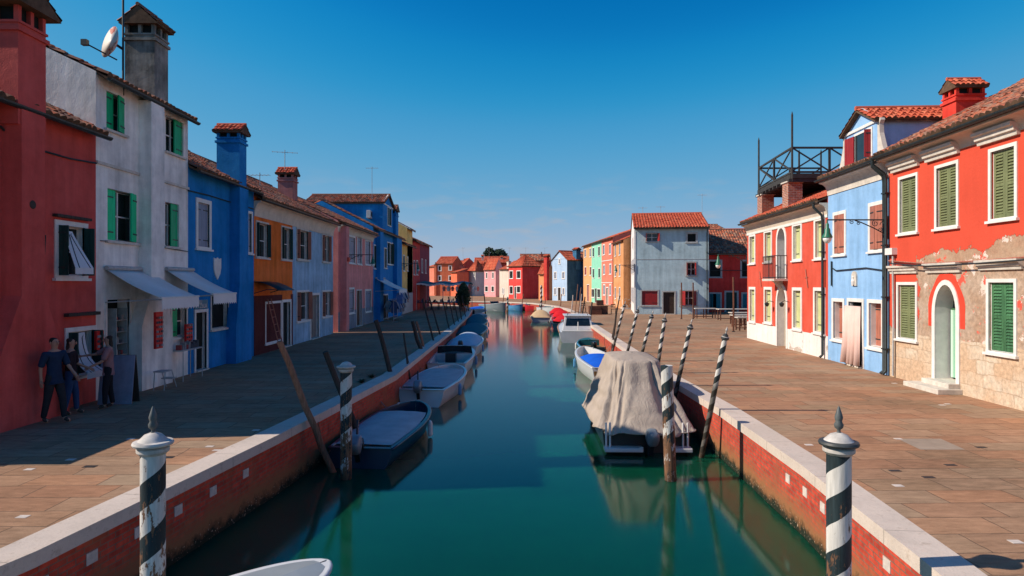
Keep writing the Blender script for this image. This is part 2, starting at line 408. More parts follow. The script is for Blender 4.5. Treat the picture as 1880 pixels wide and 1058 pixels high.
# ---------------------------------------------------------------- houses
class House:
    """local frame: x along the facade (left to right seen from outside), -y out of the facade, z up"""
    def __init__(s, P0, P1, H, D, wall, label, cat='house', ridge=1.6, roof='side', tile='tile_old', over=.32, group=None, pitch=.21, row=.38, name='house', endover=(0,0), flat_back=False):
        P0 = Vector((P0[0], P0[1])); P1 = Vector((P1[0], P1[1])); d = P1-P0
        s.W = d.length; s.u = d/s.W; s.P0 = P0; s.H = H; s.D = D; s.wall = wall; s.ridge = ridge; s.roof = roof
        s.root = thing(name, label, cat, (P0.x, P0.y, 0), math.atan2(d.y, d.x), group)
        s.ops = []; s.tile = tile; s.over = over; s.pitch = pitch; s.row = row; s.endover = endover
        s.holes_done = False; s.seed = int(P0.x*7+P0.y*3)
    def sx(s, px, off=0):
        r = (px-CX)/F; n = Vector((s.u.y, -s.u.x)); P = s.P0+n*off
        return (r*P.y-P.x)/(s.u.x-r*s.u.y)
    def Y(s, x): return s.P0.y+s.u.y*x
    def sz(s, px, py, off=0):
        x = s.sx(px, off); Y = s.Y(x)-s.u.x*off
        return CH-(py-HY)/F*Y
    def rect(s, px0, pt, px1, pb):
        a = s.sx(px0); b = s.sx(px1); pm = (px0+px1)/2
        return a, b, s.sz(pm, pb), s.sz(pm, pt)
    # --- openings
    def win(s, px0, pt, px1, pb, **k):
        a, b, z0, z1 = s.rect(px0, pt, px1, pb)
        return s.win_m(a, b, z0, z1, **k)
    def win_m(s, a, b, z0, z1, ft=.1, trim='white_trim', sh=None, shm='olive', sill=True, depth=.16, label=None, mull=True, pane='glass', glassf='white_trim', frame=True, shdepth=.05, ang=(100,100), proud=.03, top=True, lw=1.0):
        ops = (a+ft, b-ft, z0+ft*.6, z1-(ft if top else 0)); x0, x1, y0, y1 = ops
        s.ops.append((x0, x1, y0, y1, None, depth))
        mb = MB(); p = proud
        if frame:
            mb.box((a, -p, y0), (x0, .04, y1)); mb.box((x1, -p, y0), (b, .04, y1))
            if top: mb.box((a, -p, y1), (b, .04, z1))
            mb.box((a, -p, z0), (b, .04, y0))
        else:
            mb.box((x0, depth-.03, y0), (x0+.03, depth, y1)); mb.box((x1-.03, depth-.03, y0), (x1, depth, y1))
            mb.box((x0+.03, depth-.03, y0), (x1-.03, depth, y0+.03)); mb.box((x0+.03, depth-.03, y1-.03), (x1-.03, depth, y1))
        if frame:
            q = .014
            mb.box((x0,.04,y0+q),(x0+q,depth,y1)); mb.box((x1-q,.04,y0+q),(x1,depth,y1)); mb.box((x0,.04,y0),(x1,depth,y0+q))
            mb.box((x0+q,.04,y1-q),(x1-q,depth,y1))
        w = mb.build('window', M[trim], s.root)
        if label: w['label'] = label
        if sill:
            mb = MB(); mb.box((a-.05, -p-.05, z0-.05), (b+.05, .03, z0+.01)); mb.build('sill', M[trim], w)
        mb = MB(); mb.box((x0-.01, depth, y0-.01), (x1+.01, depth+.03, y1+.01)); mb.build('pane', M[pane], w)
        if mull and pane == 'glass' and sh not in ('closed', 'louvre'):
            mb = MB(); xm = (x0+x1)/2; t = .025
            mb.box((x0, depth-.03, y0), (x0+.04, depth-.002, y1)); mb.box((x1-.04, depth-.03, y0), (x1, depth-.002, y1))
            mb.box((xm-t, depth-.03, y0), (xm+t, depth-.002, y1))
            for q in (0, .5, 1):
                zc = y0+(y1-y0)*q; lo = max(y0, zc-q*.02-.02); hi = min(y1, lo+q*.0+.035)
                for (e, f) in ((x0+.04, xm-t), (xm+t, x1-.04)): mb.box((e, depth-.03, lo), (f, depth-.002, hi))
            mb.build('sash', M[glassf], w)
        if sh:
            wd = ((x1-x0)/2-.004)*lw
            if sh == 'closed' or sh == 'louvre':
                for side, xh in ((1, x0+.002), (-1, x1-.002)):
                    s.leaf(w, shm, xh, y0+.01, y1-.01, wd, 0, side, sh, shdepth)
            elif sh == 'open':
                for i, (side, xh) in enumerate(((1, x0), (-1, x1))):
                    if ang[i] is None: continue
                    s.leaf(w, shm, xh, y0+.01, y1-.01, wd, R(ang[i]), side, 'plank', -.01 if ang[i] > 5 else shdepth)
        return w
    def leaf(s, parent, m, xh, zb, zt, w, ang, side, style, yh):
        mb = MB(); T = .035
        eu = Vector((side*math.cos(ang), -math.sin(ang), 0)); en = Vector((-side*math.sin(ang)*-1, math.cos(ang), 0)) if False else Vector((side*math.sin(ang), math.cos(ang), 0))
        Mx = Matrix(((eu.x, en.x, 0, xh), (eu.y, en.y, 0, yh), (0, 0, 1, 0), (0, 0, 0, 1)))
        if style == 'louvre':
            st = .075
            mb.box((0,0,zb),(st,T,zt),0,Mx); mb.box((w-st,0,zb),(w,T,zt),0,Mx)
            zm = (zb+zt)/2
            for a, b in ((zb, zb+.1), (zm-.04, zm+.04), (zt-.09, zt)): mb.box((st,0,a),(w-st,T,b),0,Mx)
            mb.box((st, T*.72, zb+.1), (w-st, T*.78, zt-.09), 0, Mx)
            for a, b in ((zb+.1, zm-.04), (zm+.04, zt-.09)):
                n = max(3, int((b-a)/.07)); dz = (b-a)/n
                for i in range(n):
                    z = a+dz*i
                    vs = [(st,-.012,z+.004),(w-st,-.012,z+.004),(w-st,T*.7,z+dz*.82),(st,T*.7,z+dz*.82),(st,-.004,z-.006),(w-st,-.004,z-.006),(w-st,T*.7,z+dz*.62),(st,T*.7,z+dz*.62)]
                    mb.add([Mx @ Vector(p) for p in vs], [(0,1,2,3),(4,7,6,5),(0,4,5,1),(1,5,6,2),(2,6,7,3),(3,7,4,0)])
        else:
            n = max(2, round(w/.13)); dw = w/n
            for i in range(n): mb.box((i*dw+.003,0,zb),((i+1)*dw-.003,T,zt),0,Mx)
            mb.box((.003,T*.4,zb+.01),(w-.003,T*.6,zt-.01),0,Mx)
            for q in (.14, .84):
                z = zb+(zt-zb)*q; mb.box((0,-.012,z),(w*.75,0,z+.035),1,Mx)
        return mb.build('shutter', [M[m], M['dark_metal']], parent)
    def door(s, px0, pt, px1, pb=None, **k):
        pm = (px0+px1)/2
        return s.door_m(s.sx(px0), s.sx(px1), s.sz(pm, pt), **k)
    def door_m(s, a, b, z1, ft=.1, trim='white_trim', mat='brown_door', depth=.13, z0=0.0, label=None, plain=False):
        x0, x1, zt = a+ft, b-ft, z1-ft
        s.ops.append((x0, x1, z0, zt, None, depth))
        mb = MB(); mb.box((x0-.01, depth, z0), (x1+.01, depth+.04, zt+.01))
        if not plain:
            w = x1-x0
            for (q0, q1) in ((.08, .38), (.45, .92)):
                for (e, f) in ((.1, .46), (.54, .9)):
                    mb.box((x0+w*e, depth-.012, z0+(zt-z0)*q0), (x0+w*f, depth, z0+(zt-z0)*q1))
        d = mb.build('door', M[mat], s.root)
        if label: d['label'] = label
        if ft:
            mb = MB(); mb.box((a,-.03,z0),(x0,.05,zt)); mb.box((x1,-.03,z0),(b,.05,zt)); mb.box((a,-.03,zt),(b,.05,z1)); mb.box((x0,.05,z0+.05),(x0+.014,depth,zt)); mb.box((x1-.014,.05,z0+.05),(x1,depth,zt)); mb.build('frame', M[trim], d)
        mb = MB(); mb.lathe([(.018,-.02),(.03,0),(.018,.02)], 8, (x0+.1, depth-.04, 1.05)); mb.build('handle', M['dark_metal'], d)
        mb = MB(); mb.box((x0-.02,-.1,.004),(x1+.02,depth,.05)); mb.build('step', M['stone_trim'], d)
        return d
    def arch(s, a, b, z0, zs, rad_h, depth=.5, ring=None, ringm='white_trim', rt=.12, pane='brown_door', name='door', label=None):
        """opening with round head: jambs to zs, arch height rad_h"""
        s.ops.append((a, b, z0, zs+rad_h, (zs, rad_h), depth))
        xm = (a+b)/2; hw = (b-a)/2; n = 14
        mb = MB()
        pts = [(a, z0)]+[(xm-hw*math.cos(PI*i/n), zs+rad_h*math.sin(PI*i/n)) for i in range(n+1)]+[(b, z0)]
        vs = [(x, depth-.001, z) for x, z in pts]; mb.add(vs, [tuple(range(len(vs)))])
        vs2 = [(x, depth+.03, z) for x, z in pts]; mb.add(vs2, [tuple(range(len(vs2)-1, -1, -1))])
        d = mb.build(name, M[pane], s.root)
        if label: d['label'] = label
        mb = MB(); out = [(a-rt, z0)]+[(xm-(hw+rt)*math.cos(PI*i/n), zs+(rad_h+rt)*math.sin(PI*i/n)) for i in range(n+1)]+[(b+rt, z0)]
        for i in range(len(pts)-1):
            q = [pts[i], pts[i+1], out[i+1], out[i]]
            f = [(x, -.035, z) for x, z in q]; g = [(x, .03, z) for x, z in q]
            mb.add(f+g, [(0,1,2,3),(7,6,5,4),(0,4,5,1),(2,6,7,3)])
        for i in range(len(pts)-1):
            (xa, za), (xb, zb) = pts[i], pts[i+1]; k = .985
            mb.add([(xm+(xa-xm)*k,.0,za),(xm+(xb-xm)*k,.0,zb),(xm+(xb-xm)*k,depth-.004,zb),(xm+(xa-xm)*k,depth-.004,za)], [(0,1,2,3)])
        mb.build('frame', M[ringm], d)
        return d
    # --- masonry
    def finish(s, grid=None):
        W, H, D = s.W, s.H, s.D
        xs = sorted(set([0, W]+[x for o in s.ops for x in (o[0], o[1])])); zs = sorted(set([0, H]+[z for o in s.ops for z in (o[2], o[3])]))
        mb = MB()
        def ins(x, z): return any(o[0]-1e-6 < x < o[1]+1e-6 and o[2]-1e-6 < z < o[3]+1e-6 for o in s.ops)
        for i in range(len(xs)-1):
            for j in range(len(zs)-1):
                if xs[i+1]-xs[i] < 1e-5 or zs[j+1]-zs[j] < 1e-5: continue
                if ins((xs[i]+xs[i+1])/2, (zs[j]+zs[j+1])/2): continue
                mb.add([(xs[i],0,zs[j]),(xs[i+1],0,zs[j]),(xs[i+1],0,zs[j+1]),(xs[i],0,zs[j+1])], [(0,1,2,3)])
        for (a, b, z0, z1, arch, dp) in s.ops:
            if arch is None:
                mb.add([(a,0,z0),(a,dp,z0),(a,dp,z1),(a,0,z1)], [(0,1,2,3)]); mb.add([(b,0,z0),(b,dp,z0),(b,dp,z1),(b,0,z1)], [(3,2,1,0)])
                mb.add([(a,0,z1),(b,0,z1),(b,dp,z1),(a,dp,z1)], [(3,2,1,0)]); mb.add([(a,0,z0),(b,0,z0),(b,dp,z0),(a,dp,z0)], [(0,1,2,3)])
            else:
                sp, rh = arch; xm = (a+b)/2; hw = (b-a)/2; n = 14
                pts = [(a, z0)]+[(xm-hw*math.cos(PI*i/n), sp+rh*math.sin(PI*i/n)) for i in range(n+1)]+[(b, z0)]
                for i in range(len(pts)-1):
                    (xa, za), (xb, zb) = pts[i], pts[i+1]
                    mb.add([(xa,0,za),(xb,0,zb),(xb,dp,zb),(xa,dp,za)], [(0,1,2,3)])
                    if 1 <= i <= n: mb.add([(xa,0,za),(xb,0,zb),(xb,0,z1),(xa,0,z1)], [(0,1,2,3)])
        r = s.ridge
        if s.roof == 'side':
            for x in (0, W): mb.add([(x,0,0),(x,D,0),(x,D,H),(x,D/2,H+r),(x,0,H)], [(0,1,2,3,4)])
            mb.add([(0,D,0),(W,D,0),(W,D,H),(0,D,H)], [(0,1,2,3)])
        elif s.roof == 'gable':
            for x in (0, W): mb.add([(x,0,0),(x,D,0),(x,D,H),(x,0,H)], [(0,1,2,3)])
            mb.add([(0,D,0),(W,D,0),(W,D,H),(W/2,D,H+r),(0,D,H)], [(0,1,2,3,4)])
            mb.add([(0,0,H),(W,0,H),(W/2,0,H+r)], [(0,1,2)])
        else:
            for x in (0, W): mb.add([(x,0,0),(x,D,0),(x,D,H),(x,0,H)], [(0,1,2,3)])
            mb.add([(0,D,0),(W,D,0),(W,D,H),(0,D,H)], [(0,1,2,3)])
        s.wallo = mb.build('wall', s.wall, s.root, recalc=False)
        # roof
        ov = s.over; mb = MB(); e0, e1 = s.endover; t = s.tile
        if s.roof == 'side':
            hw = D/2; sl = r/hw; zo = H-sl*ov; L = math.hypot(hw+ov, (hw+ov)*sl)
            tile_sheet(mb, (-e0,-ov,zo+.03), (1,0,0), (0,hw+ov,(hw+ov)*sl), W+e0+e1, L, s.pitch, s.row, seed=s.seed)
            tile_sheet(mb, (W+e1,D+ov,zo+.03), (-1,0,0), (0,-(hw+ov),(hw+ov)*sl), W+e0+e1, L, s.pitch, s.row*2)
            g = .02
            slab(mb, (-e0+g,-ov,zo), (W+e1-g,-ov,zo), (W+e1-g,hw,H+r), (-e0+g,hw,H+r)); slab(mb, (-e0+g,hw,H+r-.002), (W+e1-g,hw,H+r-.002), (W+e1-g,D+ov,zo-.002), (-e0+g,D+ov,zo-.002))
            mb.tube([(-e0,hw,H+r+.06),(W+e1,hw,H+r+.06)], .1, 8, 0)
            s.ztop = H+r
        elif s.roof == 'gable':
            hw = W/2; sl = r/hw; zo = H-sl*ov; L = math.hypot(hw+ov, (hw+ov)*sl); f = .15
            tile_sheet(mb, (-ov,D,zo+.03), (0,-1,0), (hw+ov,0,(hw+ov)*sl), D+f, L, s.pitch, s.row, seed=s.seed)
            tile_sheet(mb, (W+ov,-f,zo+.03), (0,1,0), (-(hw+ov),0,(hw+ov)*sl), D+f, L, s.pitch, s.row, seed=s.seed)
            slab(mb, (-ov,-f+.02,zo), (hw,-f+.02,H+r), (hw,D,H+r), (-ov,D,zo)); slab(mb, (hw,-f+.02,H+r-.002), (W+ov,-f+.02,zo-.002), (W+ov,D,zo-.002), (hw,D,H+r-.002))
            mb.tube([(hw,-f,H+r+.06),(hw,D,H+r+.06)], .1, 8, 0)
        elif s.roof == 'hip':
            hw = D/2; sl = r/hw; zo = H-sl*ov; k = hw+ov; W2 = W+2*ov
            if W2 < 2*k: k = W2/2-.05
            rh = k*sl
            L = math.hypot(k, rh)
            tile_sheet(mb, (-ov,-ov,zo+.03), (1,0,0), (0,k,rh), W2, L, s.pitch, s.row, skew=k/L)
            tile_sheet(mb, (W+ov,D+ov,zo+.03), (-1,0,0), (0,-k,rh), W2, L, s.pitch, s.row, skew=k/L)
            D2 = D+2*ov
            for (o, u, v) in (((-ov,D+ov,zo+.03), (0,-1,0), (k,0,rh)), ((W+ov,-ov,zo+.03), (0,1,0), (-k,0,rh))):
                tile_sheet(mb, o, u, v, D2, L, s.pitch, s.row, skew=min(k/L, D2/2/L))
            mb.box((-ov+.03,-ov+.03,zo-.08),(W+ov-.03,D+ov-.03,zo), 1)
        elif s.roof == 'shed':   # falls towards the facade
            sl = r/D; zo = H-sl*ov; L = math.hypot(D+ov, (D+ov)*sl)
            tile_sheet(mb, (-e0,-ov,zo+.03), (1,0,0), (0,D+ov,(D+ov)*sl), W+e0+e1, L, s.pitch, s.row, seed=s.seed)
            slab(mb, (-e0+.02,-ov,zo), (W+e1-.02,-ov,zo), (W+e1-.02,D,H+r), (-e0+.02,D,H+r))
        s.roofo = mb.build('roof', [M[t], M['tile_end']], s.root, recalc=False)
        return s
    # --- trims
    def gutter(s, mat='dark_metal', r=.075, x0=0, x1=None, pipe=None, pz=0.0, z=None):
        x1 = s.W if x1 is None else x1
        sl = s.ridge/(s.D/2) if s.roof == 'side' else s.ridge/s.D
        z = (s.H-sl*s.over-.03) if z is None else z
        y = -s.over-.05; mb = MB(); n = 7
        vs = []; fs = []
        for x in (x0, x1):
            for rr in (r, r-.012):
                for i in range(n+1):
                    t = PI+PI*i/n; vs.append((x, y+rr*math.cos(t), z+rr*math.sin(t)))
        k = n+1
        for i in range(n):
            fs.append((i, i+1, 2*k+i+1, 2*k+i)); fs.append((k+i, 3*k+i, 3*k+i+1, k+i+1))
            fs.append((i, k+i, k+i+1, i+1)); fs.append((2*k+i, 2*k+i+1, 3*k+i+1, 3*k+i))
        mb.add(vs, fs); g = mb.build('gutter', M[mat], s.root)
        if pipe is not None:
            mb = MB(); x = pipe
            mb.tube([(x,y,z-.05),(x,y,z-.2),(x,-.13,z-.5),(x,-.10,z-.7),(x,-.10,pz+.15),(x,-.2,pz+.05)], .05, 10)
            zz = pz+.8
            while zz < z-.9: mb.box((x-.06,-.16,zz),(x+.06,.0,zz+.04)); zz += 1.6
            mb.build('downpipe', M[mat], s.root, smooth='auto')
        return g
    def cornice(s, h=.45, out=None, mat='cream', x0=0, x1=None, z=None, curve=True):
        x1 = s.W if x1 is None else x1
        out = s.over-.06 if out is None else out
        sl = s.ridge/(s.D/2) if s.roof == 'side' else s.ridge/s.D
        z = (s.H-sl*s.over-.085) if z is None else z
        n = 6; prof = [(0.0, z-h)]
        prof.append((-.03, z-h)); prof.append((-.03, z-h+.04))
        if curve:
            for i in range(n+1):
                t = i/n*PI/2; prof.append((-.03-(out-.05)*(1-math.cos(t)), z-h+.04+(h-.1)*math.sin(t)))
        prof += [(-out, z-.05), (-out, z), (0.0, z)]
        mb = MB(); mb.prof_x(prof, x0, x1); return mb.build('cornice', M[mat], s.root)
    def band(s, z, h=.08, out=.05, mat='white_trim', x0=0, x1=None, name='string_course'):
        x1 = s.W if x1 is None else x1
        mb = MB(); mb.box((x0,-out,z),(x1,.0,z+h)); return mb.build(name, M[mat], s.root)
    def plinth(s, h, mat, out=.02):
        doors = sorted([(o[0]-.1, o[1]+.1) for o in s.ops if o[2] < .3]); x = 0
        for a, b in doors+[(s.W, s.W)]:
            if a > x+.01: mb = MB(); mb.box((x,-out,0),(a,-.0,h)); mb.build('plinth', mat, s.root)
            x = max(x, b)
    def chimney(s, x, y, w, d, z0, z1, mat, cap='gable', ridge='x', caph=.35, post=.3, capmat='tile_red', taper=None, over=.12, band=True):
        """stack centred at local x,y"""
        mb = MB(); x0, x1, y0, y1 = x-w/2, x+w/2, y-d/2, y+d/2
        mb.box((x0,y0,z0),(x1,y1,z1))
        if band: mb.box((x0-.05,y0-.05,z1-.16),(x1+.05,y1+.05,z1-.08)); mb.box((x0-.03,y0-.03,z1),(x1+.03,y1+.03,z1+.05))
        if cap == 'gable':
            zt = z1+.05; q = .09
            for (a, b) in ((x0,y0),(x1-q,y0),(x0,y1-q),(x1-q,y1-q)): mb.box((a,b,zt),(a+q,b+q,zt+post))
            if w > .6: mb.box((x-q/2,y0,zt),(x+q/2,y0+q,zt+post))
            if d > .6: mb.box((x0,y-q/2,zt),(x0+q,y+q/2,zt+post)); mb.box((x1-q,y-q/2,zt),(x1,y+q/2,zt+post))
            mb.box((x0+q,y0+q,zt),(x1-q,y1-q,zt+post*.9), 1)
        c = mb.build('chimney', [mat, M['interior']], s.root)
        if cap == 'gable':
            cap_roof(c, 'chimney_cap', x0, x1, y0, y1, z1+.05+post, caph, ridge, capmat, over)
        elif cap == 'flat':
            m2 = MB(); m2.box((x0-.07,y0-.07,z1+.05),(x1+.07,y1+.07,z1+.13)); m2.build('chimney_cap', M['stone_trim'], c)
        elif cap == 'pot':
            m2 = MB(); m2.box((x0-.06,y0-.06,z1+.05),(x1+.06,y1+.06,z1+.12)); m2.lathe([(.12,z1+.12),(.1,z1+.45),(.15,z1+.5),(.05,z1+.62)], 10, (x,y,0)); m2.build('chimney_cap', M['tile_end'], c)
        return c
    def breast(s, x0, x1, out, z1, mat, zf=None, flare=.4, zfl=1.0):
        """chimney breast proud of the facade, flaring out below zf"""
        mb = MB()
        rows = [(0, flare), (zfl, flare), (zf, 0), (z1, 0)] if zf else [(0, 0), (z1, 0)]
        vs = []
        for z, f in rows: vs += [(x0-f,0.0,z),(x0-f,-out,z),(x1+f,-out,z),(x1+f,0.0,z)]
        fs = []
        for i in range(len(rows)-1):
            for k in range(3): fs.append((i*4+k, i*4+k+1, (i+1)*4+k+1, (i+1)*4+k))
        k = (len(rows)-1)*4; fs.append((k, k+1, k+2, k+3))
        mb.add(vs, fs); return mb.build('chimney_breast', mat, s.root)
    def dormer(s, x0, x1, z0, ze, zr, depth, y0=.0, wallm=None, tile='tile_red', win=None, shm='maroon', over=.14, ang=(95, 100), extend=0):
        wallm = wallm or s.wall; mb = MB(); xm = (x0+x1)/2
        mb.box((x0,y0,z0),(x1,y0+depth,ze))
        mb.add([(x0,y0,ze),(x1,y0,ze),(xm,y0,zr),(x0,y0+depth,ze),(x1,y0+depth,ze),(xm,y0+depth,zr)], [(0,1,2),(3,5,4),(0,2,5,3),(1,4,5,2)])
        d = mb.build('dormer', wallm, s.root)
        mb = MB(); t = .09
        mb.box((x0-.03,y0-.05,ze-.06),(x1+.03,y0,ze+.03))
        for a, b in (((x0-.05,ze),(xm,zr+.06)), ((x1+.05,ze),(xm,zr+.06))): mb.bar((a[0],y0-.03,a[1]),(b[0],y0-.03,b[1]),.08,t, up=(0,-1,0))
        mb.build('pediment', M['white_trim'], d)
        hw = (x1-x0)/2+over; h = zr-ze; sl = h/((x1-x0)/2); zo = ze-sl*over; L = math.hypot(hw, hw*sl); mb = MB()
        tile_sheet(mb, (x0-over,y0+depth,zo+.04), (0,-1,0), (hw,0,hw*sl), depth+.2, L, .18, .3)
        tile_sheet(mb, (x1+over,y0-.2,zo+.04), (0,1,0), (-hw,0,hw*sl), depth+.2, L, .18, .3)
        slab(mb, (x0-over,y0-.18,zo+.01),(xm,y0-.18,zr+.01),(xm,y0+depth,zr+.01),(x0-over,y0+depth,zo+.01), .05); slab(mb, (xm,y0-.18,zr+.008),(x1+over,y0-.18,zo+.008),(x1+over,y0+depth,zo+.008),(xm,y0+depth,zr+.008), .05)
        mb.tube([(xm,y0-.2,zr+.08),(xm,y0+depth,zr+.08)], .08, 8, 0)
        mb.build('dormer_roof', [M[tile], M['tile_end']], d, recalc=False)
        if win:
            a, b, c, e = win
            mb = MB(); mb.box((a,y0-.012,c),(b,y0-.003,e)); mb.build('pane', M['glass'], d)
            mb = MB(); f = .07
            mb.box((a-f,y0-.035,c-f),(a,y0,e+f)); mb.box((b,y0-.035,c-f),(b+f,y0,e+f)); mb.box((a,y0-.035,e),(b,y0,e+f)); mb.box((a,y0-.06,c-f),(b,y0,c)); mb.build('frame', M['white_trim'], d)
            for i, (side, xh) in enumerate(((1,a),(-1,b))):
                s.leaf(d, shm, xh, c, e, (b-a)/2*(1 if i == 0 else .35), R(ang[i]), side, 'plank', y0-.04)
        return d

def local(h, x, y, z):
    """world point of house-local coordinates"""
    n = Vector((h.u.y, -h.u.x))
    p = h.P0+h.u*x-n*y
    return Vector((p.x, p.y, z))
# ---------------------------------------------------------------- light, sky, camera
SUN_AZ = R(6); SUN_EL = R(36)
tr = Vector((math.cos(SUN_AZ)*math.cos(SUN_EL), math.sin(SUN_AZ)*math.cos(SUN_EL), -math.sin(SUN_EL)))
ld = bpy.data.lights.new('sun', 'SUN'); ld.energy = 5.0; ld.angle = R(.53); ld.color = (1, .89, .75)
lo = bpy.data.objects.new('sun', ld); COL.objects.link(lo); lo.rotation_euler = tr.to_track_quat('-Z', 'Y').to_euler(); lo.location = (-30, -5, 30)
w = bpy.data.worlds.new('World'); sc.world = w; w.use_nodes = True; nt = w.node_tree
bg = nt.nodes['Background']; sky = nt.nodes.new('ShaderNodeTexSky'); sky.sky_type = 'NISHITA'; sky.sun_disc = False
sky.sun_elevation = SUN_EL; sky.sun_rotation = math.atan2(-math.cos(SUN_AZ), -math.sin(SUN_AZ)) % (2*PI)
sky.air_density = 1.0; sky.dust_density = .25; sky.ozone_density = 4.0; sky.altitude = 0
hs = nt.nodes.new('ShaderNodeHueSaturation'); hs.inputs['Saturation'].default_value = 1.12; hs.inputs['Hue'].default_value = .495
nt.links.new(sky.outputs[0], hs.inputs['Color'])
gm = nt.nodes.new('ShaderNodeGamma'); gm.inputs[1].default_value = 1.0
nt.links.new(hs.outputs[0], gm.inputs[0])
mx = nt.nodes.new('ShaderNodeMix'); mx.data_type = 'RGBA'; mx.blend_type = 'MULTIPLY'; mx.inputs['Factor'].default_value = 1
nt.links.new(gm.outputs[0], mx.inputs['A']); mx.inputs['B'].default_value = (.78*.075, .98*.075, .97*.075, 1)
cv = nt.nodes.new('ShaderNodeRGBCurve'); cm = cv.mapping; cm.extend = 'EXTRAPOLATED'
for ci, pts in enumerate((((0,0),(.045,.002),(.056,.01),(.078,.06),(.133,.16),(.22,.28),(.5,.5),(1,.9)), ((0,0),(.10,.10),(.136,.16),(.159,.225),(.209,.305),(.30,.37),(.40,.42),(1,.9)), ((0,0),(.2,.33),(.262,.44),(.296,.51),(.352,.56),(.407,.575),(.6,.65),(1,.9)))):
    c_ = cm.curves[ci].points; c_[0].location = pts[0]; c_[1].location = pts[-1]
    for p_ in pts[1:-1]: c_.new(*p_)
cm.update(); nt.links.new(mx.outputs['Result'], cv.inputs['Color'])
sc_ = nt.nodes.new('ShaderNodeVectorMath'); sc_.operation = 'SCALE'; sc_.inputs['Scale'].default_value = 1/.075; nt.links.new(cv.outputs[0], sc_.inputs[0])
# thin cloud wisps low over the roofs
tc = nt.nodes.new('ShaderNodeTexCoord'); mp = nt.nodes.new('ShaderNodeMapping'); mp.inputs['Scale'].default_value = (7, 7, 30)
cn = nt.nodes.new('ShaderNodeTexNoise'); cn.inputs['Scale'].default_value = 2.3; cn.inputs['Detail'].default_value = 6
nt.links.new(tc.outputs['Generated'], mp.inputs[0]); nt.links.new(mp.outputs[0], cn.inputs['Vector'])
mr = nt.nodes.new('ShaderNodeMapRange'); mr.inputs[1].default_value = .50; mr.inputs[2].default_value = .66; mr.inputs[4].default_value = .30
nt.links.new(cn.outputs['Fac'], mr.inputs[0])
sp = nt.nodes.new('ShaderNodeSeparateXYZ'); nt.links.new(tc.outputs['Generated'], sp.inputs[0])
b1 = nt.nodes.new('ShaderNodeMapRange'); b1.inputs[1].default_value = .17; b1.inputs[2].default_value = .09; nt.links.new(sp.outputs[2], b1.inputs[0])
mm = nt.nodes.new('ShaderNodeMath'); mm.operation = 'MULTIPLY'; nt.links.new(mr.outputs[0], mm.inputs[0]); nt.links.new(b1.outputs[0], mm.inputs[1])
mc = nt.nodes.new('ShaderNodeMix'); mc.data_type = 'RGBA'; nt.links.new(mm.outputs[0], mc.inputs['Factor'])
nt.links.new(sc_.outputs[0], mc.inputs['A']); mc.inputs['B'].default_value = (6, 5.6, 5.6, 1)
nt.links.new(mc.outputs['Result'], bg.inputs['Color']); bg.inputs['Strength'].default_value = .075
cd = bpy.data.cameras.new('camera'); cam = bpy.data.objects.new('camera', cd); COL.objects.link(cam); sc.camera = cam
cam.location = (0, 0, CH); cam.rotation_euler = (R(90), 0, 0); cd.sensor_width = 36; cd.lens = F/1880*36
cd.shift_y = -(529-HY)/1880; cd.clip_end = 4000; cd.clip_start = .1
vs_ = sc.view_settings; vs_.view_transform = 'Standard'; vs_.look = 'None'; vs_.exposure = .12; vs_.gamma = 1
sc.cycles.max_bounces = 8; sc.cycles.diffuse_bounces = 4; sc.cycles.glossy_bounces = 4

# ---------------------------------------------------------------- ground, water, quays
LQ = [(-9.5,-3),(-6.3,3.5),(-5.44,6.95),(-4.78,12.2),(-4.0,20.1),(-4.0,39),(-4.2,57),(-4.7,70),(-6,80),(-10,87),(-30,92)]
RQ = [(3.4,-3),(4.25,3.5),(4.62,6.6),(4.93,10.16),(5.1,14.7),(5.05,20.1),(5.7,42.75),(6.3,60),(6.3,72),(5.5,82),(3.2,93),(-1,100),(-8,104),(-30,108)]
def offset(line, d):
    out = []
    for i, p in enumerate(line):
        a = Vector(line[max(0, i-1)]); b = Vector(line[min(len(line)-1, i+1)]); t = (b-a).normalized(); n = Vector((t.y, -t.x))
        out.append(tuple(Vector(p)+n*d))
    return out
def sheet(name, poly, z, mat):
    mb = MB(); mb.add([(x, y, z) for x, y in poly], [tuple(range(len(poly)))])
    o = mb.build(name, mat, recalc=False)
    bm = bmesh.new(); bm.from_mesh(o.data); bmesh.ops.triangulate(bm, faces=bm.faces)
    for f in bm.faces:
        if f.normal.z < 0: f.normal_flip()
    bm.to_mesh(o.data); bm.free()
    return tag(o, kind='structure')
pl = sheet('pavement', LQ+[(-400,92),(-400,-3)], 0, M['paving'])
pr_ = sheet('pavement', RQ+[(-1500,108),(-1500,3000),(1500,3000),(1500,-3)], 0, M['paving'])
sheet('water', [(-60,-20),(40,-20),(40,130),(-60,130)], WATER, M['water'])
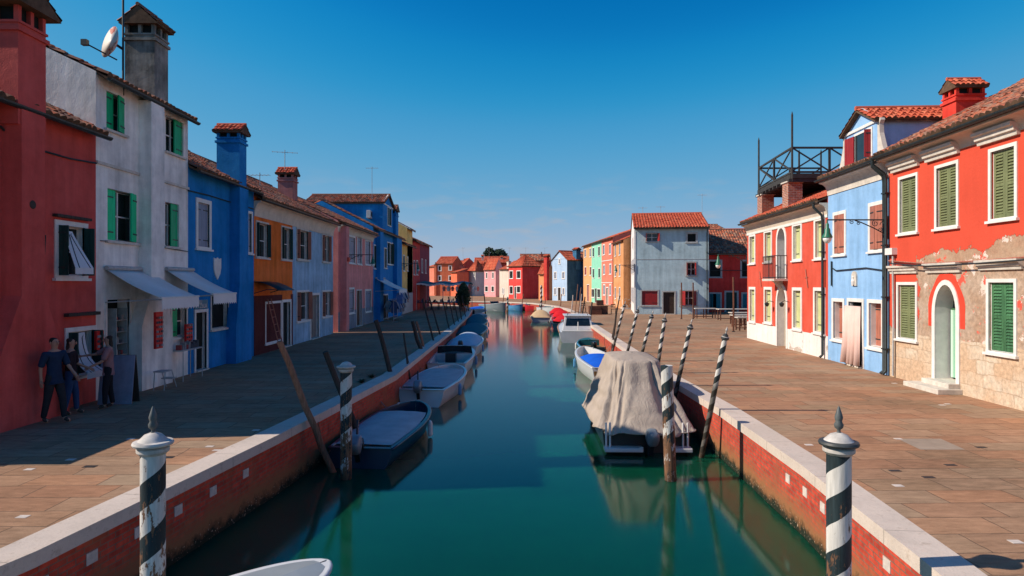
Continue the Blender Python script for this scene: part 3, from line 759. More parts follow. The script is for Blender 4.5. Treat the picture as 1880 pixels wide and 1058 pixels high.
def quay(line, side, label):
    root = thing('quay_wall', label, 'quay wall', (line[3][0], line[3][1], WATER))
    off = Vector(root.location)
    def strip(l1, z1, l2, z2, name, mat, extra=None):
        mb = MB(); acc = 0
        for i in range(len(l1)-1):
            a, b, c, d = l1[i], l1[i+1], l2[i+1], l2[i]; L = (Vector(b)-Vector(a)).length
            mb.add([Vector((a[0],a[1],z1))-off, Vector((b[0],b[1],z1))-off, Vector((c[0],c[1],z2))-off, Vector((d[0],d[1],z2))-off], [(0,1,2,3)], 0, [[(acc,z1),(acc+L,z1),(acc+L,z2),(acc,z2)]])
            acc += L
        return mb
    o45 = offset(line, side*.44); o40 = offset(line, side*.39)
    m1 = strip(o40, -.135, o40, -1.9, '', None); m1.build('brickwork', M['quay_brick'], root, recalc=False)
    m2 = strip(line, .03, o45, .03, '', None)
    for a, b, c, d in ((o45, .03, o45, -.14), (o45, -.14, o40, -.14), (line, .03, line, -.02)):
        m3 = strip(a, b, c, d, '', None); m2.add(m3.v, m3.f, 0, m3.uv)
    m2.build('coping', M['coping'], root, recalc=False)
    return root, o40, off
QL, QLo, QLoff = quay(LQ, 1, 'shaded brick quay wall with pale stone coping below the left row of houses')
QR, QRo, QRoff = quay(RQ, -1, 'sunlit red brick quay wall with pale stone coping curving round the far end of the canal')
def blocks(root, off, line, pts, inward):
    """small white stones set in the brickwork: (fraction position by Y)"""
    for Y in pts:
        for i in range(len(line)-1):
            if line[i][1] <= Y < line[i+1][1]:
                a = Vector(line[i]); b = Vector(line[i+1]); t = (Y-a.y)/(b.y-a.y); p = a+(b-a)*t; d = (b-a).normalized()
                mb = MB(); M4 = Matrix.Translation(Vector((p.x,p.y,-.38))-off) @ Matrix.Rotation(math.atan2(d.y, d.x), 4, 'Z')
                mb.box((-.085,-.012,-.07),(.085,.012,.07),0,M4); mb.build('stone_block', M['inlay'], root)
blocks(QR, QRoff, QRo, [5.2,5.75,6.3,6.9,7.5,8.75,9.4,10.1,10.8], 1)
blocks(QL, QLoff, QLo, [5.1,5.7,6.3,7.0,7.7,8.5,9.3,10.15,11.1], 1)
def inlays(pts, name, mat, parent, sz=(.14,.14)):
    mb = MB()
    for px, py in pts:
        p = gp(px, py); mb.box((p.x-sz[0]/2,p.y-sz[1]/2,.0),(p.x+sz[0]/2,p.y+sz[1]/2,.004))
    mb.build(name, mat, parent)
inlays([(1485,817),(1649,806),(1649,892),(1865,995),(1740,742),(1730,744),(1642,704)], 'inlay_stone', M['inlay'], pr_, (.13,.10))
inlays([(42,949),(54,862),(130,844),(398,827),(385,820),(240,806),(470,790)], 'inlay_stone', M['inlay'], pl, (.13,.10))
inlays([(1801,821.5),(1745,854),(1643,864.5),(1705,876.5)], 'drain_slot', M['drain'], pr_, (.17,.09))
inlays([(165,857),(308,840),(0,855)], 'drain_slot', M['drain'], pl, (.19,.11))
s_ = simple('pale_slab', (.33,.26,.2), .75, .12, 5, .2)
mb = MB(); a, b, c, d = gp(1648,806), gp(1727,806), gp(1772,826), gp(1690,826); mb.add([(q.x,q.y,.003) for q in (a,b,c,d)], [(0,1,2,3)]); mb.build('pale_slab', s_, pr_, recalc=False)

# ---------------------------------------------------------------- LEFT ROW
LX = -10.1
def YL(px): return -LX*F/(CX-px)
def LH(pa, pb, H, D, wall, label, **k):
    ya = k.pop('ya', None) or YL(pa); yb = k.pop('yb', None) or YL(pb)
    return House((LX, ya), (LX, yb), H, D, wall, label, **k)
m_l1 = plaster('plaster_dark_red', (.62,.085,.07), bare_h=.7, amount=.2, stain=.22)
h = L1 = LH(0, 176, 6.55, 7, m_l1, 'dark red plastered house with tall tapering chimney, first on the left row', ya=11.6, ridge=1.7, over=.3)
w = h.win(99,407,160,512, ft=.11, sh='open', shm='darkgreen', ang=(88,100), lw=.5, label='upper window with white cloth hung out')
w2 = h.win(118,600,176,696, ft=.1, frame=True, sh='open', shm='darkgreen', ang=(90,95), lw=.5, sill=False, label='lower window with white cloth hung out')
cloth = simple('hung_cloth', (.62,.62,.64), .9, .06, 3, .1, bump=.05)
def hung(h, px0, px1, pyt, pxb0, pxb1, pyb, out, label, sag=.0):
    x0, x1 = h.sx(px0), h.sx(px1); zt = h.sz((px0+px1)/2, pyt); xb0, xb1 = h.sx(pxb0, out), h.sx(pxb1, out); zb = h.sz((pxb0+pxb1)/2, pyb, out)
    r = thing('window_awning', label, 'awning', local(h, (x0+x1)/2, 0, zb), h.root.rotation_euler.z)
    n = 10; mb = MB(); vs = []; c = Vector(((x0+x1)/2, 0, zb))
    for i in range(n+1):
        t = i/n; z = zt+(zb-zt)*t-sag*math.sin(PI*t)*.5; y = -.06-out*(t**1.1 if not sag else t**2)
        for (a, b) in ((x0, xb0), (x1, xb1)): vs.append(Vector((a+(b-a)*t, y, z))-c)
    vs += [vs[-2]+Vector((0,.0,-.14)), vs[-1]+Vector((0,.0,-.14))]
    mb.add(vs, [(2*i,2*i+1,2*i+3,2*i+2) for i in range(n+1)])
    cl = mb.build('cloth', cloth, r, recalc=False); md = cl.modifiers.new('t', 'SOLIDIFY'); md.thickness = .012
    mb = MB(); mb.tube([Vector((x0,-.05,zt))-c]+[vs[2*i]+Vector((.12,-.02,0)) for i in range(1, n+1)], .009, 5); mb.tube([Vector((x1,-.05,zt))-c]+[vs[2*i+1]+Vector((-.12,-.02,0)) for i in range(1, n+1)], .009, 5)
    mb.build('wire_frame', M['dark_metal'], r)
hung(h, 113, 127, 425, 133, 166, 492, .42, 'white cloth awning sloping out of the upper window of the dark red house')
hung(h, 131, 150, 611, 155, 186, 682, .42, 'sagging white cloth awning hung out of the lower window of the dark red house', .25)
xa, xb = h.sx(37,.35), h.sx(80,.35)
h.breast(xa, xb, .38, 6.35, m_l1, 2.6, .75, 1.0)
mb = MB(); mb.box((h.sx(96),-.12,h.sz(128,402)),(h.sx(160),0,h.sz(128,397))); mb.build('lintel_board', M['wood_dark'], h.root)
mb = MB(); mb.box((h.sx(117),-.12,h.sz(145,580)),(h.sx(176),0,h.sz(145,574))); mb.build('lintel_board', M['wood_dark'], h.root)
mb = MB(); mb.lathe([(.07,-.01),(.09,0),(.07,.01)], 14); v = mb.build('vent', M['wood_dark'], h.root, loc=(h.sx(60,.38),-.385,h.sz(60,376,.38))); v.rotation_euler = (R(90),0,0)
h.finish(); h.gutter(x0=0)
h.chimney((xa+xb)/2+.0, .12, (xb-xa)+.12, .95, 6.0, 8.0, m_l1, 'gable', 'y', .38, .35, 'tile_old', over=.2)
def cable(h, pts, r=.018, off=.02, name='cable', mat='dark_metal'):
    mb = MB(); q = []
    for px, py in pts:
        x = h.sx(px, off); q.append((x, -off-.01, h.sz(px, py, off)))
    mb.tube(q, r, 6); mb.build(name, M[mat], h.root)
cable(h, [(0,232),(16,250),(14,258),(38,266)], .025); cable(h, [(80,278),(130,292),(176,300)], .022)
cable(h, [(81,468),(83,432)], .012)
# low annex beyond the frame that shades the pavement
mb = MB(); mb.box((0,0,0),(.45,1.55,2.2)); mb.box((-.05,-.05,2.2),(.5,1.6,2.3)); ow = mb.build('garden_wall', m_l1, loc=(-10.6,10.0,0)); tag(ow, 'low red plastered yard wall at the near end of the dark red house', 'wall')

m_l2 = plaster('plaster_white_grimy', (.88,.82,.76), bare=(.35,.31,.28), bare_h=1.2, amount=.3, stain=.3)
h = L2 = LH(176, 345, 8.0, 8, m_l2, 'tall grimy white house with bright green shutters and satellite dish', ridge=1.9, over=.28)
h.win(193,170,230,243, ft=.05, sh='open', shm='green_paint', ang=(0,12), frame=False, trim='stone_trim', sill=True)
h.win(303,216,338,284, ft=.04, sh='open', shm='green_paint', ang=(None,4), frame=False, trim='stone_trim')
h.win(195,348,252,445, ft=.05, sh='open', shm='bright_green', ang=(0,14), lw=.66, frame=False, trim='stone_trim')
h.win(302,371,330,454, ft=.04, sh='open', shm='green_paint', ang=(None,4), lw=1.1, frame=False, trim='stone_trim')
h.door(192,545,240, mat='interior', ft=.07, plain=True, depth=.3)
h.win(313,558,343,620, ft=.05, sh='open', shm='green_paint', ang=(0,None), trim='white_trim')
h.finish(); h.gutter(); h.band(5.76, .07, .05, 'stone_trim')
xa, xb = h.sx(278,.35), h.sx(302,.35)
h.breast(xa, xb, .35, 7.8, m_l2, 2.6, .45, 1.7)
m_ch = plaster('plaster_sooty', (.30,.28,.25), bare=(.36,.34,.3), bare_h=1, stain=.6, scale=1.6)
h.chimney(3.2, .55, .74, .85, 7.8, 9.95, m_ch, 'gable', 'x', .48, .3, 'tile_old', over=.12)
# shelves of goods in the shop door
gm_ = [simple('goods_a', (.25,.25,.26), .7), simple('goods_b', (.3,.05,.05), .7), simple('goods_c', (.06,.07,.09), .7)]
def goods_shelf(h, x0, x1, y, zs, label, z0=0.0):
    r = thing('display_shelf', label, 'shelf', local(h, (x0+x1)/2, y, z0), h.root.rotation_euler.z)
    mb = MB(); W = (x1-x0)/2
    for x in (-W, W-.03): mb.box((x,-.12,0),(x+.03,.12,zs[-1]-z0+.3))
    mb.build('frame', M['grey_trim'], r)
    for i, z in enumerate(zs):
        mb = MB(); mb.box((-W+.03,-.12,z-z0-.02),(W-.03,.12,z-z0)); s = mb.build('shelf', M['grey_trim'], r)
        mb = MB(); x = -W+.06; rr = random.Random(i)
        while x < W-.15:
            ww = rr.uniform(.05,.11); mb.box((x,-.09,z-z0),(x+ww,.06,z-z0+rr.uniform(.06,.16)), rr.randrange(3)); x += ww+rr.uniform(.02,.06)
        g = mb.build('goods', gm_, s)
goods_shelf(h, h.sx(215), h.sx(236), .14, [.7,1.0,1.3,1.6,1.9], 'narrow shelf of small souvenirs inside the white shop doorway')
def awning(h, x0, x1, zw, zf, out, label, drop=.28, arms=True):
    r = thing('awning', label, 'awning', local(h, (x0+x1)/2, 0, zw), h.root.rotation_euler.z); W = (x1-x0)/2
    n = 8; mb = MB(); vs = []
    for i in range(n+1):
        t = i/n; z = (zf-zw)*t-.06*math.sin(PI*t)
        vs += [(-W,-.04-out*t,z),(W,-.04-out*t,z)]
    mb.add(vs, [(2*i,2*i+1,2*i+3,2*i+2) for i in range(n)])
    c = mb.build('canopy', M['awning'], r, recalc=False, smooth=True); c.modifiers.new('t','SOLIDIFY').thickness = .012
    mb = MB(); k = max(6, int(2*W/.14)); top = []; bot = []
    m = k*4
    for i in range(m+1):
        x = -W+2*W*i/m; top.append((x,-.05-out,zf-zw)); bot.append((x,-.055-out,zf-zw-drop+.05*abs(math.sin(PI*i/4))-.025))
    mb.add(top+bot, [(i,i+1,m+2+i,m+1+i) for i in range(m)])
    v = mb.build('valance', M['awning'], r, recalc=False); v.modifiers.new('t','SOLIDIFY').thickness = .01
    mb = MB(); mb.tube([(-W-.03,-.04-out,zf-zw+.015),(W+.03,-.04-out,zf-zw+.015)], .03, 8); mb.build('front_bar', M['white_trim'], r)
    mb = MB(); mb.tube([(-W-.03,-.08,.03),(W+.03,-.08,.03)], .055, 8); mb.build('roller', M['grey_trim'], r)
    if arms:
        for x in (-W+.02, W-.02):
            mb = MB(); mb.tube([(x,-.02,zf-zw-.1),(x,-.04-out,zf-zw-.02)], .018, 6); mb.build('arm', M['grey_trim'], r)
    return r
awning(h, h.sx(191), h.sx(264)+.15, 3.2, 2.47, 1.38, 'white scalloped awning over the doorway of the grimy white shop')
awning(h, h.sx(303)-.05, h.sx(303)+1.5, 3.24, 2.52, 1.38, 'white scalloped awning spanning the joint of the white and blue houses')
cable(h, [(184,442),(230,446),(300,455),(345,462)], .012)
m_l3 = plaster('plaster_deep_blue', (.004,.20,.52), bare_h=1.0, amount=.2, stain=.22)
h = L3 = LH(345, 466, 6.55, 7, m_l3, 'deep blue house with blue chimney and white shield emblem', ridge=1.9, over=.28)
h.win(359,366,387,458, ft=.13, sh='closed', shm='greyblue'); h.win(453,388,463,466, ft=.1, sh='closed', shm='greyblue')
h.door(356,568,381, ft=.1, mat='interior', plain=True, depth=.12); h.win(386,540,420,604, ft=.06, trim='stone_trim', pane='interior')
xa, xb = h.sx(440,.35), h.sx(456,.35); h.breast(xa, xb, .35, 6.4, m_l3, 2.8, .3, 1.2)
h.finish(); h.gutter(); h.chimney((xa+xb)/2, .1, .62, .82, 6.2, 8.05, m_l3, 'gable', 'y', .3, .2, 'tile_red')
h.chimney(h.sx(350)+.2, 1.6, .45, .5, 6.9, 8.0, M['stone_trim'], 'gable', 'x', .25, .15, 'tile_old'); h.chimney(h.sx(372), 1.5, .22, .22, 7.0, 7.75, M['brick'], 'pot')
mb = MB(); sx_ = h.sx(398); sz_ = h.sz(398,491); pts = [(-.27,.32),(-.1,.28),(0,.34),(.1,.28),(.27,.32),(.27,.0),(.2,-.22),(0,-.42),(-.2,-.22),(-.27,0)]
n = len(pts); vs = [(sx_+x,-.035,sz_+z) for x,z in pts]+[(sx_+x,0.0,sz_+z) for x,z in pts]; mb.add(vs, [tuple(range(n)),tuple(range(2*n-1,n-1,-1))]+[(i,(i+1)%n,n+(i+1)%n,n+i) for i in range(n)]); mb.build('shield', M['white_trim'], h.root)
# lettering over the door
sg = simple('sign_plate', (.10,.22,.27), .6, .1, 5); mb = MB(); za = h.sz(367,567); zb_ = h.sz(367,551); mb.box((h.sx(356),-.03,za),(h.sx(380),-.0,zb_)); sgo = mb.build('sign', sg, h.root)
def text(body, loc, rot, size, mat, parent, name='lettering', ex=.006):
    cu = bpy.data.curves.new(name, 'FONT'); cu.body = body; cu.size = size; cu.extrude = ex; cu.align_x = 'CENTER'; cu.align_y = 'CENTER'
    t = bpy.data.objects.new(name, cu); COL.objects.link(t); t.parent = parent; t.location = loc; t.rotation_euler = rot; cu.materials.append(mat)
    me = bpy.data.meshes.new_from_object(t); o = bpy.data.objects.new(name, me); COL.objects.link(o); o.parent = parent; o.location = loc; o.rotation_euler = rot; bpy.data.objects.remove(t); return o
text('2IIU', (h.sx(364),-.04,za+(zb_-za)*.74), (R(90),0,0), .2, M['white_trim'], sgo); text('ZEUA', (h.sx(371),-.04,za+(zb_-za)*.28), (R(90),0,0), .2, M['white_trim'], sgo)
cable(h, [(345,350),(380,358),(425,372),(466,384)], .02)
m_l4 = plaster('plaster_orange', (.80,.165,.018), bare_h=.6, amount=.15, stain=.28)
h = L4 = LH(466, 537, 6.35, 7, m_l4, 'orange house with curved dark door canopy and cream cornice', ridge=1.9, over=.34)
h.win(469,407,493,474, ft=.07, sh='open', shm='darkgreen', ang=(95,105), lw=.2, trim='stone_trim'); h.win(516,416,534,478, ft=.07, sh='open', shm='darkgreen', ang=(95,105), lw=.2, trim='stone_trim')
h.win(486,553,516,629, ft=.1, pane='interior', mull=False); h.door(517,550,534, ft=.12, mat='interior', plain=True)
h.finish(); h.plinth(h.sz(500,542), plaster('plaster_oxblood', (.11,.022,.022), bare_h=.3)); h.cornice(.6, mat='cream'); h.gutter()
m_l5 = plaster('plaster_sky_blue', (.32,.50,.66), bare=(.35,.36,.36), bare_h=1.1, amount=.35, stain=.35)
h = L5 = LH(537, 611.5, 6.35, 7, m_l5, 'faded sky blue house with russet shutters and cream cornice', ridge=1.9, over=.34)
for r_ in ((544,420,566,478),(591,430,605,482)): h.win(*r_, ft=.08, sh='open', shm='brownred', ang=(100,110), lw=.2, trim='stone_trim')
h.win(544,533,567,590, ft=.08, sh='open', shm='brownred', ang=(98,110), lw=.22); h.door(569,538,586, mat='grey_door', ft=.12); h.win(591,533,607,582, ft=.08, sh='open', shm='brownred', ang=(98,110), lw=.22)
h.finish(); h.cornice(.6, mat='cream', x1=h.W); h.gutter()
h.chimney(4.9, 1.9, .75, .8, 7.0, 8.4, plaster('plaster_chimney_pink', (.42,.16,.15)), 'gable', 'y', .35, .2, 'tile_red')
m_l6 = plaster('plaster_rose', (.78,.27,.25), bare=(.33,.33,.35), bare_h=1.6, amount=.3, stain=.25)
ya6 = 37.95
h = L6 = LH(613, 685, 6.5, 7, m_l6, 'rose pink house with grey blue shutters and brown door', ya=ya6, ridge=1.7, over=.34)
for r_ in ((636,432,652,484),(655,433,664,486),(670,440,680,487)): h.win(*r_, ft=.12, sh='closed', shm='greyblue')
h.win(636,528,650,576, ft=.12, sh='closed', shm='greyblue'); h.door(654,532,664, ft=.06, mat='brown_door'); h.win(670,531,681,573, ft=.12, sh='closed', shm='greyblue')
h.finish(); h.plinth(1.15, plaster('plaster_grey_base', (.22,.24,.29), bare_h=1.5)); h.cornice(.4, mat='cream'); h.gutter()
h.breast(.35, 1.0, .4, 6.2, m_l6)
mb = MB(); mb.box((.5,-.5,h.sz(620,478,.4)),(.85,-.4,h.sz(620,470,.4))); mb.build('meter_box', simple('red_box', (.6,.07,.04)), h.root)
m_l7 = plaster('plaster_royal_blue', (.006,.21,.54), bare_h=.5, amount=.1, stain=.16)
h = L7 = LH(685, 738, 6.95, 7.5, m_l7, 'tall royal blue house with gabled dormer and blue chimney', ridge=1.9, over=.3)
for r_ in ((686,450,695,494),(711,445,719,486),(719.5,447,727,487)): h.win(*r_, ft=.1, sh='open', shm='darkgreen', ang=(95,105), lw=.2)
h.win(705,455,710,493, ft=.08, sh='closed', shm='darkgreen'); h.door(703,540,712, mat='interior', plain=True); h.door(722,540,730, mat='interior', plain=True)
h.finish(); h.gutter()
xa, xb = h.sx(703), h.sx(722)
h.dormer(xa, xb, 6.6, 9.15, 10.0, 6.2, 0.02, m_l7, 'tile_old', (xa+(xb-xa)*.42, xa+(xb-xa)*.78, 7.6, 9.0), 'darkgreen', ang=(3,3))
h.breast(h.sx(697,.3), h.sx(703,.3), .35, 6.8, m_l7)
h.breast(h.sx(728,.3), h.sx(736,.3), .35, 6.8, m_l7)
h.chimney(h.sx(731,.3), .25, 1.3, .9, 6.6, 8.75, m_l7, 'gable', 'y', .5, .25, 'tile_old')
ac = MB(); ac.box((-.4,-.15,0),(.4,.15,.6)); acr = ac.build('air_conditioner', simple('ac_white', (.6,.6,.58), .5), h.root, loc=(xa-.2,1.0,7.9), bevel=.02)
ac = MB(); ac.lathe([(.2,0),(.2,.02),(.05,.03)], 20); g = ac.build('fan_grille', M['dark_metal'], acr, loc=(-.0,-.15,.3)); g.rotation_euler = (R(90),0,0)
awning(h, h.sx(688), h.sx(705), 3.2, 2.35, 1.75, 'long white awning over the clothes stall by the royal blue house', .35)
m_l8 = plaster('plaster_ochre', (.78,.52,.17), bare_h=.8, stain=.2)
h = LH(738, 757.5, 6.6, 7, m_l8, 'ochre yellow house beyond the royal blue one', ridge=1.6)
for r_ in ((739.5,468,743,498),(746.5,471,749,498)): h.win(*r_, ft=.1, sh='closed', shm='darkgreen')
h.finish(); h.plinth(1.9, M['grey_trim']); h.gutter()
mb = MB(); mb.box((0,0,0),(2.4,1.0,1.9)); 
h = LH(745, 757.2, 8.2, 3, m_l8, 'upper yellow storey rising behind the ochre house', ridge=.8, ya=63)
h.finish()
h = LH(757.5, 771, 7.3, 7, plaster('plaster_wine', (.5,.05,.05), bare_h=.6), 'wine red house with iron balcony near the far end of the left row', ridge=1.6)
for r_ in ((759,478,761.5,505),(764,478,767,505)): h.win(*r_, ft=.1, sh='closed', shm='darkgreen')
h.finish(); h.gutter()
h = LH(771, 786, 7.4, 7, plaster('plaster_plum', (.22,.04,.07), bare_h=.6), 'plum coloured house closing the left row', ridge=1.6, yb=80)
for x in (1.2, 4.2): h.win_m(x, x+1, 4, 5.6, sh='closed', shm='greyblue')
h.finish(); h.gutter()

# ---------------------------------------------------------------- RIGHT ROW
s = NT('plaster_red_peeling'); c = s.coord(); sp_ = s.sep(c); X_, Z_ = sp_[0], sp_[2]
n0 = s.noise(s.mapv(c, (1,1,1)), .9, 2, .5); n1 = s.noise(c, 1.3, 8, .65); n2 = s.noise(c, 9, 6, .7); n3 = s.noise(s.mapv(c, (2,2,.3)), 1.3, 4, .6)
red = s.mulv((.64,.082,.045), s.math('ADD', s.rng(n0, .3, .7, .93, 1.05), s.rng(n3, .3, .7, -.05, .05)))
bare = s.mulv(s.mix(s.rng(n1, .4, .6), (.46,.31,.21), (.40,.23,.15)), s.rng(n2, .3, .7, .75, 1.15))
old = s.mulv(s.mix(s.rng(n1, .35, .6), (.40,.25,.16), (.50,.37,.28)), s.rng(n2, .3, .7, .62, 1.2))
vor = s.n('ShaderNodeTexBrick'); v = s.comb(X_, Z_, 0); va = s.n('ShaderNodeVectorMath', operation='ADD'); s.l(s.mapv(v, loc=(.1,.03,0)), va.inputs[0]); s.l(s.comb(s.math('MULTIPLY', s.math('SUBTRACT', s.noise(c, 2, 4), .5), .22), s.math('MULTIPLY', s.math('SUBTRACT', s.noise(s.mapv(c, loc=(5,5,5)), 2.4, 4), .5), .16), 0), va.inputs[1]); s.l(va.outputs[0], vor.inputs['Vector']); vor.inputs['Scale'].default_value = 1; vor.inputs['Brick Width'].default_value = .62; vor.inputs['Row Height'].default_value = .33; vor.inputs['Mortar Size'].default_value = .012; vor.offset = .42
vor.inputs['Color1'].default_value = (.60,.42,.28,1); vor.inputs['Color2'].default_value = (.66,.56,.44,1); vor.inputs['Mortar'].default_value = (.52,.38,.27,1)
stone = s.mulv(s.mix(s.rng(n1, .40, .58, 0, .85), vor.outputs['Color'], (.60,.41,.27)), s.rng(n2, .3, .7, .66, 1.2))
zz = s.math('ADD', Z_, s.math('MULTIPLY', s.math('SUBTRACT', n1, .5), 1.7))
edge = s.math('ADD', s.math('MULTIPLY', X_, .10), 3.35)
mred = s.rng(s.math('SUBTRACT', zz, edge), -.01, .01)
lx = s.math('ADD', X_, s.math('MULTIPLY', s.math('SUBTRACT', s.noise(c, 2.3, 7, .7), .5), 1.6))
low = s.math('MULTIPLY', s.rng(lx, 1.42, 1.46, 1, 0), s.rng(zz, 1.5, 1.53, 0, 1))
mred = s.math('MAXIMUM', mred, low)
moldz = s.rng(s.math('ADD', Z_, s.math('MULTIPLY', n1, .1)), 3.3, 3.34, 1, 0)
col = s.mix(moldz, bare, old)
resid = s.rng(s.noise(s.mapv(c, loc=(4,1,2)), 1.7, 8, .7), .575, .59)
residr = s.rng(s.noise(s.mapv(c, loc=(9,3,2)), 2.3, 6, .6), .5, .52)
resc = s.mix(residr, (.75,.62,.54), (.75,.08,.05))
col = s.mix(s.math('MULTIPLY', resid, .9), col, resc)
mst = s.rng(s.math('ADD', Z_, s.math('MULTIPLY', s.math('SUBTRACT', n1, .5), .25)), 1.36, 1.38, 1, 0)
col = s.mix(mst, col, stone); col = s.mix(mred, col, red)
hh = s.math('ADD', s.math('MULTIPLY', mred, 2.0), s.math('ADD', n2, s.math('MULTIPLY', s.math('MULTIPLY', vor.outputs['Fac'], mst), -2)))
m_r1 = s.fin(col, .88, s.bump(hh, .6, .02), .12)
h = R1 = House((11.6,20.1), (11.22,9.5), 6.95, 8, m_r1, 'vermilion house with peeling plaster, stone base and green louvred shutters', ridge=2.0, over=.46)
for r_ in ((1650,321,1686,429),(1717,299,1761,419),(1816,267,1869,404)): h.win(*r_, ft=.085, sh='louvre', shm='olive', sill=True)
for r_ in ((1647,518,1685,625),(1812,512,1868,651)): h.win(*r_, ft=.085, sh='louvre', shm='deepgreen' if r_[0] > 1700 else 'olive', sill=True)
ax, bx = h.sx(1718), h.sx(1757); zs_ = h.sz(1738,577); zt = h.sz(1738,523)
dd = h.arch(ax, bx, .26, zs_, zt-zs_, .45, rt=.13, pane='interior')
# green curtain and fanlight in the arched door
mb = MB(); n = 30; x0c = ax+(bx-ax)*.10
vs = []
for i in range(n+1):
    x = x0c+(bx-.02-x0c)*i/n; y = .34+.03*math.sin(i*1.9)
    vs += [(x,y,.32),(x,y,zs_+.1)]
mb.add(vs, [(2*i,2*i+2,2*i+3,2*i+1) for i in range(n)]); 
s = NT('striped_curtain'); c = s.coord(); wv = s.math('FRACT', s.math('MULTIPLY', s.sep(c)[0], 6.5)); s.fin(s.mix(s.math('GREATER_THAN', wv, .6), (.62,.78,.66), (.30,.55,.40)), .9); cu = mb.build('curtain', s.mat, dd, recalc=False); cu.modifiers.new('t','SOLIDIFY').thickness = .008
mb = MB(); mb.box((ax-.05,.40,zs_+.08),(bx,.44,zs_+.14)); mb.build('transom', M['deepgreen'], dd)
mb = MB()
# red painted ring round the arch
xm = (ax+bx)/2; hw = (bx-ax)/2+.13; rh = zt-zs_+.13; nn = 16; o_ = .19
for i in range(nn):
    t0, t1 = PI*i/nn, PI*(i+1)/nn
    q = [(xm-hw*math.cos(t), zs_+rh*math.sin(t)) for t in (t0, t1)]+[(xm-(hw+o_*(1+.15*math.sin(t*5)))*math.cos(t), zs_+(rh+o_*(1+.2*math.sin(t*7)))*math.sin(t)) for t in (t1, t0)]
    f = [(x,-.008,z) for x, z in q]; mb.add(f+[(x,0.0,z) for x, z in q], [(0,1,2,3),(2,3,7,6),(0,4,5,1)])
for sgn in (-1, 1):
    a = xm+sgn*hw; b = xm+sgn*(hw+o_); mb.box((min(a,b),-.008,zs_-.35),(max(a,b),0.0,zs_))
mb.build('arch_surround', simple('red_ring', (.78,.06,.03), .85), dd)
mb = MB(); a_, b_ = ax-.3, bx+.18
mb.box((a_-.15,-.62,0),(b_+.05,0.0,.13)); mb.box((a_+.15,-.3,.13),(b_-.05,.45,.26)); mb.build('doorstep', M['stone_trim'], dd, bevel=.01)
def hood(h, px0, px1, pyc, hh=.3, mat='stone_trim', out=.24):
    x0, x1 = h.sx(px0), h.sx(px1); z = h.sz((px0+px1)/2, pyc)-hh/2
    pr = [(0,z),(-out*.35,z),(-out*.4,z+hh*.3),(-out*.65,z+hh*.36),(-out*.7,z+hh*.66),(-out,z+hh*.74),(-out,z+hh),(0,z+hh)]
    mb = MB(); mb.prof_x(pr, x0, x1); mb.build('window_hood', M[mat], h.root)
for a in ((1640,1689,302),(1703,1763,280),(1800,1874,246)): hood(h, *a)
for a in ((1637,1686,495,.24),(1703,1766,492,.26),(1800,1880,486,.24)): hood(h, *a, out=.17)
h.finish(); h.cornice(.36, mat='cream', curve=True); h.gutter(pipe=.0)
cable(h, [(1632,484),(1700,489),(1780,485),(1900,476)], .02, .2); cable(h, [(1632,479),(1700,484),(1780,480),(1900,471)], .02, .05, 'pipe', 'brownred')
cable(h, [(1640,470),(1640,500),(1641,600),(1640,690)], .035, .06, 'pipe', 'grey_trim')
mb = MB(); mb.box((.05,-.16,h.sz(1640,468)),(.45,0,h.sz(1640,456))); mb.build('junction_box', M['white_trim'], h.root)
m_cr = plaster('plaster_chimney_red', (.72,.05,.03), bare=(.45,.2,.12), bare_h=.5)
cy = 2.2; cx_ = h.sx(1775, -cy)
h.chimney(h.sx(1768,-cy)+.02, cy, .66, .85, 6.8, 8.5, m_cr, 'gable', 'y', .3, .22, 'tile_red', over=.08)
m_r2 = plaster('plaster_pale_blue', (.25,.45,.72), bare=(.50,.42,.34), bare_h=1.5, amount=.75, stain=.16)
h = R2 = House((11.8,24.4), (11.6,20.1), 6.85, 8, m_r2, 'pale blue house with russet shutters and pink door curtain', ridge=1.6, over=.4)
h.win(1530,388,1554,469, ft=.12, sh='open', shm='brownred', ang=(10,10), depth=.3, shdepth=.2); h.win(1595,370,1626,462, ft=.12, sh='open', shm='brownred', ang=(10,10), depth=.3)
h.win(1528,548,1551,626, ft=.12, sh='closed', shm='brownred', shdepth=.2, depth=.3); h.win(1593,550,1623,641, ft=.12, sh='closed', shm='brownred', shdepth=.2, depth=.3)
d = h.door(1556,548,1587, ft=.12, mat='interior', plain=True)
x0c, x1c = h.sx(1554), h.sx(1583); zc = h.sz(1570,562); mb = MB(); n = 36; vs = []
for i in range(n+1):
    t = i/n; k = 1.0
    for q, z in enumerate((zc, zc*.5, .1)):
        wv = math.sin(i*1.3)*.02*(1+q)+math.sin(i*.5+1)*.03*q; vs.append((x0c+(x1c-x0c)*(t-.5)*(1+.12*q)+(x1c-x0c)*.5, -.06-.06*q+wv, z))
mb.add(vs, [(3*i+j,3*i+3+j,3*i+4+j,3*i+1+j) for i in range(n) for j in (0,1)]); cu = mb.build('curtain', M['curtain_pink'], d, recalc=False, smooth=True); cu.modifiers.new('t','SOLIDIFY').thickness = .01
mb = MB(); nx = h.sx(1570); nz = h.sz(1570,510); mb.box((nx-.17,-.05,nz-.28),(nx+.17,0,nz+.05)); mb.lathe([(.17,-.052),(.17,0)], 16); mb.v[-32:] = [(nx+x, z*1.0, nz+.05+y) for x, y, z in mb.v[-32:]]; nn_ = mb.build('niche', M['stone_trim'], h.root)
mb = MB(); mb.lathe([(.05,0),(.065,.12),(.03,.2),(.045,.26),(.01,.31)], 10, (nx,-.07,nz-.24)); mb.build('statuette', M['white_trim'], nn_)
h.finish(); h.cornice(.5, mat='stone_trim'); h.gutter(pipe=h.W-.12)
xa, xb = h.sx(1552), h.sx(1612)
